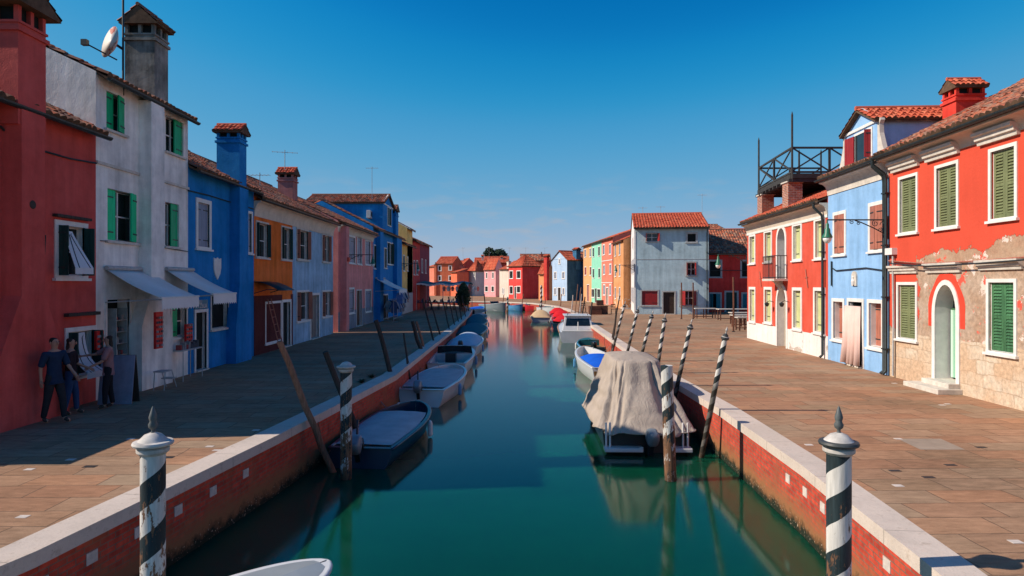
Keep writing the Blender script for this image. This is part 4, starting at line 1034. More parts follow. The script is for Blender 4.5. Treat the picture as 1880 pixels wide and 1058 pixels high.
h.dormer(xa, xb, 6.7, 8.05, 8.62, 4.0, .02, plaster('plaster_dormer_blue', (.27,.47,.74), bare_h=.1, stain=.12), 'tile_red', (xa+.72, xb-.42, 6.95, 7.85), 'maroon', over=.12, ang=(174,80))
mb = MB()
for sgn, x in ((-1, xa), (1, xb)):
    pts = [(0.0,6.95),(.42,6.95),(.30,7.2),(.14,7.6),(.12,7.9),(.2,8.0),(.16,8.08),(0,8.08)]
    a = [(x+sgn*u_, -.02, z) for u_, z in pts]; b = [(x+sgn*u_, .12, z) for u_, z in pts]; k = len(pts)
    mb.add(a+b, [tuple(range(k)), tuple(range(2*k-1,k-1,-1))]+[(i,(i+1)%k,k+(i+1)%k,k+i) for i in range(k)])
mb.build('scroll_bracket', M['stone_trim'], h.root)
cable(h, [(1528,492),(1535,497),(1590,492),(1626,497)], .022, .03); cable(h, [(1527,480),(1527,525)], .03, .03)
m_r3 = plaster('plaster_coral', (.62,.082,.045), bare=(.6,.45,.36), bare_h=.2, amount=.1, stain=.1)
h = R3 = House((12.24,34.0), (11.8,24.4), 6.1, 8, m_r3, 'coral red house with white base, lime shutters and small iron balcony', ridge=1.7, over=.38, tile='tile_red')
for r_ in ((1375.5,430,1387.5,485),(1403,422,1418,482),(1455,409,1473,479),(1495,399,1516,476),(1375.5,527,1387.5,592),(1403,527,1418,594),(1455,528,1473,606),(1494,528,1516,613)):
    h.win(*r_, ft=.13, sh='closed', shm='lime', depth=.2, shdepth=.12)
ax, bx = h.sx(1427.5), h.sx(1444); zs_ = h.sz(1435,560); zt = h.sz(1435,527); h.arch(ax, bx, .0, zs_, zt-zs_, .3, rt=.15, pane='beige_door')
ax2, bx2 = h.sx(1428), h.sx(1442); zb2 = h.sz(1435,512); zs2 = h.sz(1435,442); zt2 = h.sz(1435,419); bd = h.arch(ax2, bx2, zb2, zs2, zt2-zs2, .3, rt=.15, pane='grey_door', name='balcony_door')
mb = MB(); bxa, bxb = ax2-.3, bx2+.3; mb.box((bxa,-.6,zb2-.1),(bxb,0,zb2)); bal = mb.build('balcony', M['stone_trim'], h.root)
mb = MB(); zr = zb2+1.0
for z in (zb2+.06, zr): mb.tube([(bxa+.03,-.03,z),(bxa+.03,-.57,z),(bxb-.03,-.57,z),(bxb-.03,-.03,z)], .02, 6)
x = bxa+.03
while x <= bxb: mb.tube([(x,-.57,zb2),(x,-.57,zr)], .012, 5); x += .12
for y in (-.15,-.3,-.45):
    for x in (bxa+.03, bxb-.03): mb.tube([(x,y,zb2),(x,y,zr)], .012, 5)
mb.build('railing', M['dark_metal'], bal)
mb = MB(); mb.prof_x([(0,zb2-.45),(-.12,zb2-.4),(-.3,zb2-.16),(-.4,zb2-.1),(0,zb2-.1)], (ax2+bx2)/2-.15, (ax2+bx2)/2+.15); mb.build('corbel', M['stone_trim'], bal)
m_wp = plaster('plaster_white_base', (.78,.70,.66), bare=(.52,.44,.37), bare_h=1.4, amount=.8, stain=.08)
h.finish(); h.plinth(.86, m_wp, .015); h.cornice(.55, mat='cream'); h.gutter(pipe=h.W-.25); h.band(5.32, .1, .04, 'white_trim')
for px in (1421,1449):   # wall lanterns by the door
    x = h.sx(px); z = h.sz(px,555); r = thing('wall_lantern', 'small black wall lantern %s the arched door of the coral house' % ('left of' if px < 1435 else 'right of'), 'lantern', local(h, x, 0, z), h.root.rotation_euler.z, 'lanterns by the arched door')
    mb = MB(); mb.tube([(0,0,0),(0,-.2,.06),(0,-.32,.0)], .015, 6); mb.build('bracket', M['dark_metal'], r)
    mb = MB(); mb.lathe([(.02,0),(.11,-.06),(.09,-.12),(.05,-.2)], 10, (0,-.32,0)); mb.build('lantern_head', M['dark_metal'], r)
for px, py in ((1397,510),(1482,508)):
    x = h.sx(px); z = h.sz(px,py); mb = MB(); mb.tube([(x-.1,-.03,z+.3),(x+.12,-.03,z-.45)], .018, 5); mb.tube([(x-.2,-.03,z-.05),(x+.12,-.03,z-.02)], .012, 5); mb.build('wall_tie', M['brownred'], h.root)
# ---------------------------------------------------------------- roof terrace
t = thing('roof_terrace', 'dark timber roof terrace on brick piers above the coral house', 'roof terrace', (12.0,28,6.2)); O = Vector((12.0,28,6.2))
A = Vector((0,0,0)); B = Vector((.46,5,0)); C = Vector((3.2,0,0)); D_ = Vector((3.6,5,0))
zf, zt_ = 1.35, 2.45
mb = MB()
for p, q in ((A,C),(A,B),(B,D_),(C,D_)): mb.bar(p+Vector((0,0,zf-.12)), q+Vector((0,0,zf-.12)), .14, .2)
n = 9
for i in range(n+1):
    a = A.lerp(B, i/n)+Vector((-.15,0,zf-.3)); b = C.lerp(D_, i/n)+Vector((.1,0,zf-.3)); mb.bar(a, b, .08, .14)
mb.add([p+Vector((0,0,zf+.002)) for p in (A,C,D_,B)]+[p+Vector((0,0,zf-.02)) for p in (A,C,D_,B)], [(0,1,2,3),(7,6,5,4),(0,4,5,1),(1,5,6,2),(2,6,7,3),(3,7,4,0)])
mb.build('platform', M['terrace_wood'], t)
def rail(p, q, n):
    mb = MB(); up = Vector((0,0,1))
    for z in (zf+.06, zt_): mb.bar(p+up*z, q+up*z, .07, .08)
    for i in range(n):
        a = p.lerp(q, i/n); b = p.lerp(q, (i+1)/n); mb.bar(a+up*(zf+.1), b+up*zt_, .05, .06); mb.bar(b+up*(zf+.1), a+up*zt_, .045, .055)
        if i: mb.bar(a+up*(zf-.1), a+up*zt_, .08, .08)
    mb.build('railing', M['terrace_wood'], t)
rail(A, B, 2); rail(A, C, 2); rail(B, D_, 2)
for p, z in ((A,4.0),(B,4.0),(A.lerp(C,.45)+Vector((0,2.6,0)),2.9),(C,2.9),(D_,3.4)):
    mb = MB(); mb.tube([p+Vector((0,0,zf-.35)), p+Vector((0,0,z-.15)), p+Vector((0,0,z))], [.05,.045,.01], 8); mb.build('post', M['terrace_wood'], t)
for p, zz0, w_ in (((.12,.5),-.15,.62),((.55,4.6),-.1,.6),((3.2,.6),.3,.5),((3.4,4.5),.3,.5)):
    mb = MB(); mb.box((p[0]-w_/2+.1,p[1]-.3,zz0),(p[0]+w_/2+.1,p[1]+.3,1.0)); b = mb.build('brick_pier', M['brick'], t)
    mb = MB(); mb.box((p[0]-w_/2+.05,p[1]-.35,1.0),(p[0]+w_/2+.15,p[1]+.35,1.06)); mb.build('pier_cap', M['stone_trim'], b)

# ---------------------------------------------------------------- street lamps
def street_lamp(loc, rz, L, label):
    """wall bracket pointing along local +x"""
    r = thing('street_lamp', label, 'street lamp', loc, rz, 'bracket street lamps on the houses')
    mb = MB(); mb.tube([(0,0,0),(L,0,0)], .022, 8)
    mb.tube([(0,0,-.45),(.15,0,-.42),(L*.25,0,-.25),(L*.45,0,-.08),(L*.55,0,-.02)], .018, 6)
    def scroll(cx, cz, r0, turns, ph, sg):
        p = []
        for i in range(22):
            t = i/21; a = ph+sg*turns*2*PI*t; rr = r0*(1-.8*t); p.append((cx+rr*math.cos(a), 0, cz+rr*math.sin(a)))
        mb.tube(p, .012, 5)
    scroll(.14,-.16,.14,1.4,0,1); scroll(.42,-.11,.10,1.4,1,-1); scroll(L*.5,-.1,.06,1.2,2,1); scroll(.28,-.3,.07,1.2,2,1); scroll(L*.6,-.07,.07,1.3,PI/2,-1)
    mb.box((-.02,-.04,-.6),(.02,.04,.12)); mb.build('bracket', M['dark_metal'], r)
    mb = MB(); mb.tube([(L,0,0),(L,0,-.12)], .02, 6); mb.lathe([(.03,-.1),(.05,-.14),(.05,-.24),(.085,-.3),(.09,-.4),(.15,-.52),(.15,-.55)], 14, (L,0,0)); sh = mb.build('lamp_shade', M['lamp_green'], r, smooth='auto')
    mb = MB(); mb.lathe([(.13,-.55),(.125,-.62),(.08,-.70),(.02,-.73)], 14, (L,0,0)); mb.build('lamp_glass', M['lamp_glass'], sh, smooth=True)
street_lamp((11.62,20.15,4.8), PI, 1.9, 'green bell street lamp on scrolled bracket between the pale blue and vermilion houses')
street_lamp((-10.1,39.2,4.55), 0, 1.75, 'green bell street lamp on scrolled bracket on the rose pink house')
street_lamp((-10.1,59.9,4.65), 0, 1.5, 'green bell street lamp on the corner of the ochre yellow house')
street_lamp((11.2,59.95,4.5), PI+.1, 1.7, 'green bell street lamp on the corner of the grey blue house')
street_lamp((12.24,34.05,4.35), PI, 1.5, 'green bell street lamp at the far corner of the coral house')

# ---------------------------------------------------------------- piazza houses
m_r4 = plaster('plaster_grey_blue', (.46,.59,.63), bare=(.42,.37,.32), bare_h=1.1, amount=.8, stain=.22)
h = R4 = House((11.25,60), (17.75,59.0), 7.95, 11, m_r4, 'large grey blue house facing the square with bright terracotta roof', ridge=1.75, over=.3, tile='tile_red', pitch=.26, endover=(.1,.1))
h.win(1185,427,1209,444, ft=.08, sh='open', shm='maroon', ang=(92,120), lw=.7, trim='grey_trim'); h.win(1259,426,1281,446, ft=.16, trim='grey_trim', pane='interior')
h.win(1259,480,1279,507, ft=.12, sh='open', shm='maroon', ang=(98,98), trim='grey_trim'); h.win(1176,532,1210,562, ft=.12, sh='closed', shm='maroon', trim='grey_trim')
h.door(1215,534,1241, ft=.13, mat='brown_door', trim='grey_trim'); h.win(1247,532,1281,562, ft=.12, sh='open', shm='maroon', ang=(60,60), trim='grey_trim')
h.finish(); h.gutter(pipe=h.W-.15); h.band(5.0, .05, .02, 'grey_trim', name='cable')
mw = plaster('plaster_white_gable', (.74,.70,.68), bare_h=.5, stain=.1)
D4 = 11; mb = MB(); mb.add([(-.012,0,0),(-.012,D4,0),(-.012,D4,7.95),(-.012,D4/2,9.6),(-.012,0,7.95)], [(0,1,2,3,4)]); mb.build('gable_wall', mw, h.root, recalc=False)
mb = MB(); mb.box((-.03,-.025,0),(.12,0.0,7.6)); mb.build('corner_strip', M['white_trim'], h.root)
def side_win(h, y, z0, z1, w=.7, sh='maroon', tr='white_trim', x=-.012):
    mb = MB(); mb.box((x-.04,y-w/2-.12,z0-.12),(x,y+w/2+.12,z1+.12)); wn = mb.build('window', M[tr], h.root)
    mb = MB(); mb.box((x-.06,y-w/2,z0),(x-.04,y+w/2,z1)); mb.build('shutter', M[sh], wn)
side_win(h, 3.2, 6.2, 7.2); 
for y in (1.4, 4.3, 7.2): side_win(h, y, 3.8, 5.1, sh='greyblue'); side_win(h, y, 1.0, 2.4, sh='greyblue')
m_r5 = plaster('plaster_brick_red', (.72,.045,.035), bare=(.40,.38,.36), bare_h=1.0, amount=.9, stain=.22)
h = R5 = House((19.0,64), (24.5,63.4), 5.85, 9, m_r5, 'low red house behind the benches with teal shutters', ridge=2.5, over=.3, tile='tile_old', pitch=.26)
h.win(1300,477,1326,510, ft=.16, trim='grey_trim', pane='interior', mull=False); h.win(1359,477,1379,510, ft=.16, trim='grey_trim', pane='interior', mull=False)
h.win(1301,537,1325,568, ft=.14, trim='grey_trim', sh='open', shm='teal', ang=(70,30), pane='interior'); h.door(1330,534,1356, ft=.16, mat='darkgreen', trim='grey_trim'); h.win(1361,537,1383,568, ft=.14, trim='grey_trim', sh='open', shm='teal', ang=(20,70), pane='interior')
h.finish(); h.gutter(); h.band(4.05,.05,.06,'dark_metal',.5,5,name='cable')
h = House((23.6,74), (31,73), 7.7, 8, m_r5, 'taller red house rising behind the low red one', ridge=1.5, over=.4, tile='tile_red', pitch=.3, row=.5)
h.win(1362,437,1376,455, ft=.2, pane='interior'); h.finish()
h = House((20.6,73), (23.6,73), 7.6, 8, plaster('plaster_orange_far', (.62,.18,.06)), 'narrow orange house with teal shutter behind the low red house', ridge=1.4, over=.3, tile='tile_red', pitch=.3, row=.5)
h.win_m(2.0,2.7,5.6,7.2, sh='closed', shm='teal'); h.finish()
h = House((19.5,76), (25,76), 9.0, 7, M['brick'], 'dark house with sooty chimney behind the grey blue house', ridge=.9, tile='tile_old', pitch=.35, row=.6)
h.finish(); h.chimney(1.6, .8, 1.6, 1.0, 8, 10.1, m_ch, 'flat')
# ---------------------------------------------------------------- terraces running away beyond the square
def seg(pa, Ya, pb, Yb): return ((pa-CX)/F*Ya, Ya), ((pb-CX)/F*Yb, Yb)
def trio(h, rects, **k):
    for r_ in rects: h.win(*r_, **k)
def zr6(l): return [(780+a/4.947, 430+b/4.947, 780+c/4.947, 430+d/4.947) for a, b, c, d in l]
far = dict(pitch=.32, row=.6, tile='tile_red', over=.25)
P, Q = seg(1071,104,1086,97)
h = House(P, Q, 8.7, 8, plaster('plaster_apricot', (.72,.36,.16), bare_h=.5, stain=.12), 'apricot three storey house at the far end of the right terrace', ridge=1.4, **far)
trio(h, zr6([(1450,135,1466,210),(1496,125,1512,208)]), ft=.12, sh='closed', shm='greyblue'); trio(h, zr6([(1452,295,1468,375),(1498,292,1514,375)]), ft=.12, sh='closed', shm='maroon')
h.door(*[780+a/4.947 for a in (1472,)], 430+455/4.947, 780+1494/4.947, ft=.1, mat='brownred'); h.finish(); h.gutter()
P, Q = Q, seg(0,1,1104.5,90)[1]
h = House(P, Q, 8.72, 8, plaster('plaster_mint', (.26,.62,.45), bare_h=.5, stain=.1), 'mint green three storey house in the right terrace', ridge=1.4, **far)
trio(h, zr6([(1524,120,1540,208),(1574,110,1592,200),(1524,310,1540,400),(1576,308,1594,400)]), ft=.1, sh='closed', shm='darkgreen'); trio(h, zr6([(1514,495,1540,575),(1566,495,1594,580)]), ft=.1, pane='interior'); h.door(780+1545/4.947, 430+490/4.947, 780+1562/4.947, ft=.06); h.finish(); h.gutter()
P, Q = Q, seg(0,1,1124.7,84)[1]
h = House(P, Q, 8.75, 8, plaster('plaster_salmon', (.78,.20,.13), bare_h=.5, stain=.1), 'salmon red three storey house at the near end of the right terrace', ridge=1.4, **far)
trio(h, zr6([(1616,92,1636,190),(1674,85,1694,185),(1620,275,1638,370),(1676,268,1696,366),(1620,455,1640,555),(1676,455,1694,560)]), ft=.15, sh='closed', shm='greyblue'); h.door(780+1646/4.947, 430+480/4.947, 780+1668/4.947, ft=.15, mat='beige_door'); h.finish(); h.gutter(); h.band(2.85+.0,.1); h.band(5.8,.1)
h = House((12.1,78), (12.2,71.5), 7.6, 7, plaster('plaster_amber', (.72,.32,.13), bare=(.7,.66,.6), bare_h=4, amount=1), 'amber house beside the white gable of the grey blue house', ridge=1.5, **far)
for x in (1.0,3.8):
    for z in (1.0,3.6,6.0): h.win_m(x, x+.9, z, z+1.4, sh='closed', shm='greyblue')
h.finish()
# far houses across the bend
def far_house(pl, pc, pr, Yc, phi, eave_py, ridge_h, col, label, D=7, roof='side', tile='tile_red', wins=(), shm='darkgreen', doors=(), stain=.12, name='house', sidewins=(), **k):
    C0 = Vector(((pc-CX)/F*Yc, Yc)); d = Vector((math.sin(R(phi)), -math.cos(R(phi))))
    r = (pl-CX)/F; t = (r*C0.y-C0.x)/(r*d.y-d.x)
    P0 = C0-d*abs(t)
    n = Vector((-d.y, d.x))
    if pr:
        r = (pr-CX)/F; q = (r*C0.y-C0.x)/(n.x-r*n.y); D = max(1.6, q)
    H = CH+(HY-eave_py)/F*Yc
    h = House(P0, C0, H, D, plaster('plaster_'+name, col, bare_h=.5, stain=stain), label, ridge=ridge_h, roof=roof, tile=tile, pitch=.34, row=.6, over=.28)
    for w_ in wins:
        h.win(*w_, ft=.14, sh='closed' if shm else None, shm=shm or 'olive', pane='interior')
    for a, b, c in doors: h.door(a, b, c, ft=.1)
    h.finish(); return h
F6 = far_house(934,959,996,117,32,486.6,1.9,(.74,.06,.05),'bright red two storey house at the head of the canal', roof='hip', wins=zr6([(766,330,802,405),(832,330,872,405),(768,470,802,545),(832,470,870,535)]), shm=None, doors=[(780+812/4.947,430+475/4.947,780+832/4.947)], name='scarlet')
F5 = far_house(917,934.2,None,127,36,494,1.6,(.72,.60,.50),'narrow cream house left of the bright red house at the canal head', wins=zr6([(700,485,712,545),(712,490,724,545)]), shm='greyblue', name='cream')
F5.chimney(F5.W-.4,.3,.6,.6,5,7.0,F5.wall,'pot')
F4 = far_house(889,910,917.5,134,32,490.6,1.7,(.74,.32,.33),'pale pink house with dark windows beyond the canal bend', wins=zr6([(553,345,570,405),(610,343,628,403),(545,470,575,525),(603,470,630,525)]), shm=None, name='pale_pink')
F3 = far_house(861,873,889.5,143,35,494,2.0,(.55,.54,.52),'greyish white house with tiny windows beyond the canal bend', roof='hip', wins=zr6([(428,340,438,385),(446,338,458,385)]), shm='darkgreen', name='grey_white')
F2 = far_house(828,839,860,142,35,500,.8,(.80,.17,.08),'low orange red house with blank side wall behind the market canopy', name='orange_red', roof='shed')
F2b = far_house(846,852,872,155,35,484,1.2,(.70,.10,.06),'taller red house behind the low orange red one', name='deep_orange')
P, Q = seg(799,146,832,145)
F1 = House(P, Q, CH+36/F*145, 7, plaster('plaster_terracotta', (.60,.15,.07), stain=.2), 'terracotta orange house with four dark windows left of the market canopy', roof='side', ridge=1.6, **far)
trio(F1, zr6([(118,283,152,335),(213,283,246,330),(118,375,152,425),(213,375,246,425)]), ft=.2, pane='interior', mull=False); F1.finish(); F1.chimney(.1,-.05,.5,.5,0.1,6.9,F1.wall,'pot')
P, Q = seg(786,152,800,147)
h = House(P, Q, 6.6, 7, plaster('plaster_light_coral', (.75,.22,.14)), 'small coral house tucked left of the terracotta orange one', roof='side', ridge=1.2, **far); h.win_m(.4,1.1,3,4.4,sh='closed',shm='greyblue'); h.finish()
F7 = far_house(989,1005,1014,108,42,499,1.3,(.80,.30,.12),'small orange house squeezed between the bright red and light blue houses', wins=zr6([(1055,490,1072,560)]), shm='brownred', name='tangerine')
F7.chimney(F7.W-.2,.0,.7,.6,0,7.0,plaster('plaster_chimney_scarlet', (.6,.05,.04)),'gable','x',.3,.2)
F8 = far_house(1014,1041,1071.5,104,34,476,1.35,(.42,.56,.74),'light blue gabled house with dark blue shade painted on its side wall across the bend', roof='gable', wins=zr6([(1214,218,1232,272),(1172,340,1198,408),(1245,340,1272,406),(1172,485,1196,555),(1248,485,1272,555)]), shm='greyblue', doors=[(780+1206/4.947,430+482/4.947,780+1236/4.947)], name='light_blue')
mb = MB(); mb.add([(F8.W+.012,0,0),(F8.W+.012,F8.D,0),(F8.W+.012,F8.D,F8.H-.1),(F8.W+.012,0,F8.H-.1)], [(0,1,2,3)]); mb.build('shaded_side', plaster('plaster_navy', (.02,.10,.22), stain=.3), F8.root, recalc=False)  # side facing away from the sun: its shade is put into this darker blue
F8.chimney(F8.W-.3,F8.D-1.2,.9,.9,5,8.0,plaster('plaster_navy_chimney', (.04,.16,.30)),'gable','x',.3,.2)
# roofs further back
for i, (pl_, pr2, Y_, ey, c, lab) in enumerate(((888,935,160,482,(.5,.1,.06),'red roofed house standing behind the pale pink one'),(955,1012,150,478,(.55,.12,.07),'red house with tiled roof behind the bright red one'),(870,892,165,484,(.6,.3,.2),'house with shaded roof behind the greyish white one'),(1040,1075,125,476,(.5,.1,.07),'brick red house behind the light blue gable'),(832,862,168,489,(.3,.1,.07),'brown house behind the low orange red one'))):
    P, Q = seg(pl_,Y_,pr2,Y_); h = House(P, Q, CH+(HY-ey)/F*Y_, 7, plaster('plaster_back_%s' % 'abcde'[i], c), lab, ridge=1.5, tile='tile_old' if i%2 else 'tile_red', pitch=.35, row=.7)
    h.win_m(h.W*.4,h.W*.4+.8,5,6,sh='closed'); h.finish(); h.chimney(h.W*.7,2,.55,.55,6,CH+(HY-ey)/F*Y_+1.1+(i%3)*.3,h.wall if i%2 else M['stone_trim'],'pot' if i%2 else 'gable','x',.3,.2)

# ---------------------------------------------------------------- aerials and dish
def aerial(loc, hgt, label, n=6, L=.9, rz=0):
    r = thing('antenna', label, 'antenna', loc, rz, 'rooftop antennas')
    mb = MB(); mb.tube([(0,0,0),(0,0,hgt)], .018, 5); mb.build('mast', M['grey_trim'], r)
    mb = MB(); mb.tube([(-L*.5,0,hgt-.12),(L*.5,0,hgt-.12)], .012, 4)
    for i in range(n): x = -L*.5+L*i/(n-1); mb.tube([(x,-.22,hgt-.12),(x,.22,hgt-.12)], .007, 4)
    mb.build('boom', M['grey_trim'], r)
aerial(at(523,312,33), 1.0, 'small antenna over the pink chimney of the sky blue house', rz=.3, L=1.2)
aerial(at(477,352,31), .9, 'short antenna behind the roof of the orange house')
aerial(at(683,366,50), 2.5, 'tall antenna on the roof of the royal blue house')
aerial(at(1180,398,66), 1.0, 'antenna over the left end of the bright terracotta roof'); aerial(at(1213,398,66), 1.1, 'antenna over the middle of the bright terracotta roof')
aerial(at(1289,398,66), 2.3, 'tall antenna over the right end of the bright terracotta roof')
for px, lab in ((785,'antenna over the coral house far left of the bend'),(850,'antenna over the low orange red house'),(898,'antenna beside the far tree'),(935,'antenna over the narrow cream house'),(965,'antenna on the bright red house at the canal head'),(1000,'antenna behind the small orange house'),(1063,'antenna over the light blue gabled house')):
    aerial(at(px,478,122), 2.4 if px != 785 else 1.8, lab, 4, 1.2, px*.7)
dish = thing('satellite_dish', 'white satellite dish with rust patch on a mast above the white house roof', 'satellite dish', at(226,150,17.0)); dish.scale = (1.2,1.2,1.2)
q = at(226,150,17.0)
mb = MB(); mb.tube([(0,0,-.3),(0,0,2.3)], .022, 6); mb.build('mast', M['dark_metal'], dish)
mb = MB(); rings = [(0,.0),(.12,.012),(.24,.045),(.36,.10),(.40,.125)]
mb.lathe([(max(r_,.001),z) for r_, z in rings], 24, sy=.86); s = NT('dish_white'); c = s.coord(); s.fin(s.mix(s.rng(s.noise(c,3.2,3),.60,.63),(.7,.62,.55),(.55,.12,.06)), .5); dd_ = mb.build('dish', s.mat, dish, recalc=False, smooth=True); dd_.modifiers.new('t','SOLIDIFY').thickness = .01
dd_.location = (-.12,-.06,.78); dd_.rotation_euler = (R(80),0,R(-38))
mb = MB(); mb.tube([(-.1,-.05,.45),(-.62,-.28,.72)], .016, 6); mb.box((-.7,-.34,.68),(-.58,-.24,.80)); mb.tube([(0,0,.7),(-.12,-.06,.78)], .03, 6); mb.build('receiver_arm', M['dark_metal'], dish)

# ---------------------------------------------------------------- far tree
tr_ = thing('tree', 'dark round tree rising above the far roofs', 'tree', (-4.9,178,0)); tr_.scale = (1.4,1.4,1.36); mb = MB()
mb.tube([(0,0,0),(.1,0,3),(0,0,6)], [.3,.22,.12], 8); mb.tube([(.1,0,3.5),(1.3,.3,6.5)], [.12,.05], 6); mb.tube([(0,0,3.5),(-1.4,-.3,6.8)], [.12,.05], 6); mb.build('trunk', M['wood_dark'], tr_)
leaf = NT('foliage'); c = leaf.coord(); leaf.fin(leaf.mulv((.028,.05,.022), leaf.rng(leaf.noise(c,.9,4), .3,.7,.4,1.7)), .8)
mb = MB(); rr = random.Random(3)
cl = [(rr.uniform(-2,2), rr.uniform(-2,2), rr.uniform(5.6,8.2), rr.uniform(.8,1.3)) for _ in range(16)]
for cx, cy_, cz, cr in cl:
    for _ in range(190):
        d = Vector((rr.gauss(0,1),rr.gauss(0,1),rr.gauss(0,1))).normalized()*cr*rr.uniform(.6,1.08); p = Vector((cx,cy_,cz))+d
        a = Vector((rr.gauss(0,1),rr.gauss(0,1),rr.gauss(0,1))).normalized()*.16; b = a.orthogonal().normalized()*.12; mb.add([p-a-b,p+a-b,p+a+b,p-a+b], [(0,1,2,3)])
mb.build('crown', leaf.mat, tr_, recalc=False)
def bush(loc, rx, rz_, n, label, cat='plant', name='potted_shrub'):
    t = thing(name, label, cat, loc); mb = MB(); mb.lathe([(.12,0),(.2,.02),(.26,.4),(.24,.4)], 12); mb.build('pot', M['brownred'], t)
    mb = MB(); rr = random.Random(int(loc[0]*10))
    for _ in range(n):
        d = Vector((rr.gauss(0,1),rr.gauss(0,1),rr.gauss(0,1))).normalized()*rr.uniform(.5,1); p = Vector((d.x*rx,d.y*rx,.4+rz_*.5+d.z*rz_*.5))
        p.x *= 1.25-(p.z/(rz_+.4))*.8; a = Vector((rr.gauss(0,1),rr.gauss(0,1),rr.gauss(0,1))).normalized()*.07; b = a.orthogonal().normalized()*.05; mb.add([p-a-b,p+a-b,p+a+b,p-a+b], [(0,1,2,3)])
    mb.build('foliage', leaf.mat, t, recalc=False)
bush((-4.9,66,0), .9, 2.6, 1500, 'dark conical shrub in pot at the quay end of the market canopy'); bush((-5.6,72,0), .8, 2.2, 900, 'dark potted shrub behind the conical one by the market canopy')

for i, (px, py, lab) in enumerate(((682,694,'small weed tuft growing at the shaded coping edge'),(664,703,'tiny weed tuft on the shaded coping nearer the camera'))):
    p = gp(px, py); mb = MB(); rr = random.Random(i)
    for _ in range(120):
        a = rr.uniform(0, 2*PI); l = rr.uniform(.06,.2); d = Vector((math.cos(a)*l, math.sin(a)*l*.7, rr.uniform(.03,.12))); q = d.cross(Vector((0,0,1))).normalized()*.012; mb.add([-q, q, d+q*.3, d-q*.3], [(0,1,2,3)])
    tag(mb.build('weed_tuft', leaf.mat, None, recalc=False, loc=p), lab, 'weed')
# ---------------------------------------------------------------- mooring poles
def aim(base, tip):
    d = Vector(tip)-Vector(base); return d.length, d.to_track_quat('Z', 'Y').to_euler()
def big_pole(x, y, ztop, mat, cap, label, base=-2.6, r=.115, finial=True, lean=(0,0), spin=0):
    t = thing('mooring_pole', label, 'mooring pole', (x, y, 0), 0, 'striped mooring poles'); t.rotation_euler = (lean[1], lean[0], spin)
    mb = MB(); n = 28; prof = []; L = ztop-base
    vs = []; fs = []; m = 40; rr = random.Random(int(x*10))
    for i in range(m+1):
        z = base+L*i/m
        for k in range(n):
            a = 2*PI*k/n; q = r*(1+.02*noise.noise(Vector((math.cos(a)*1.5, math.sin(a)*1.5, z*1.3+x))) - (.08*max(0, -z-.2) if k % 5 == 0 else 0)*.4)
            vs.append((q*math.cos(a), q*math.sin(a), z))
    for i in range(m):
        for k in range(n): fs.append((i*n+k, i*n+(k+1)%n, (i+1)*n+(k+1)%n, (i+1)*n+k))
    fs.append(tuple(m*n+k for k in range(n))); mb.add(vs, fs); mb.build('shaft', M[mat], t, smooth='auto')
    if cap:
        mb = MB(); mb.lathe([(r+.005,-.05),(r+.035,-.02),(r+.035,.01),(r+.01,.03)], 28, (0,0,ztop-.02)); cp = mb.build('collar', M['cap_white'], t, smooth='auto')
        mb = MB(); mb.lathe([(r+.02,0),(r+.066,.012),(r+.075,.03),(r+.066,.05),(r+.03,.056)], 28, (0,0,ztop+.01)); mb.build('rim', M['cap_dark' if mat == 'pole_a' and x > 0 else 'cap_white'], t, smooth='auto')
        mb = MB(); mb.lathe([(r+.03,.05),(r*.95,.085),(r*.7,.115),(r*.35,.13),(.03,.135)], 28, (0,0,ztop+.01)); mb.build('dome', M['cap_white'], t, smooth='auto')
        if finial:
            mb = MB(); mb.lathe([(.028,.12),(.016,.15),(.018,.165),(.040,.185),(.045,.215),(.030,.245),(.034,.262),(.040,.285),(.028,.33),(.010,.385),(.002,.40)], 18, (0,0,ztop+.01)); mb.build('finial', M['finial'], t, smooth='auto')
    return t
big_pole(3.25, 6.5, 1.22, 'pole_a', True, 'large striped mooring pole with dark rimmed cap standing before the sunlit quay at right')
big_pole(-3.57, 6.5, 1.22, 'pole_b', True, 'large worn striped mooring pole with pale cap standing before the left quay')
big_pole(-3.35, 13.2, 1.12, 'pole_b', True, 'striped mooring pole with domed cap rising from the water beside the dark blue boat', finial=False, spin=PI)
big_pole(3.14, 13.1, 1.2, 'pole_b', False, 'capless flaking striped mooring pole in front of the tarpaulin covered boat', lean=(-.035,0), r=.118)
# slim leaning striped poles on the right quay
proto = thing('leaning_pole', '', 'mooring pole', (0,0,0), 0, 'slim striped poles leaning over the right quay')
mb = MB(); n = 12; L = 4.2; r0 = .058
vs = []; fs = []
for i in range(31):
    z = -L*(1-i/30)
    for k in range(n): a = 2*PI*k/n; vs.append((r0*math.cos(a), r0*math.sin(a), z))
for i in range(30):
    for k in range(n): fs.append((i*n+k, i*n+(k+1)%n, (i+1)*n+(k+1)%n, (i+1)*n+k))
mb.add(vs, fs); mb.build('shaft', M['pole_s'], proto, smooth=True)
mb = MB(); mb.lathe([(.06,-.03),(.09,0),(.09,.03),(.07,.045),(.06,.06),(.06,.08),(.03,.11),(.02,.12)], 14); mb.build('cap', M['cap_dark'], proto, smooth='auto')
mb = MB(); mb.lathe([(.085,.028),(.075,.05),(.05,.055)], 14); mb.lathe([(.02,.10),(.016,.17),(.03,.19),(.004,.27)], 10); mb.build('finial', M['cap_white'], proto, smooth='auto')
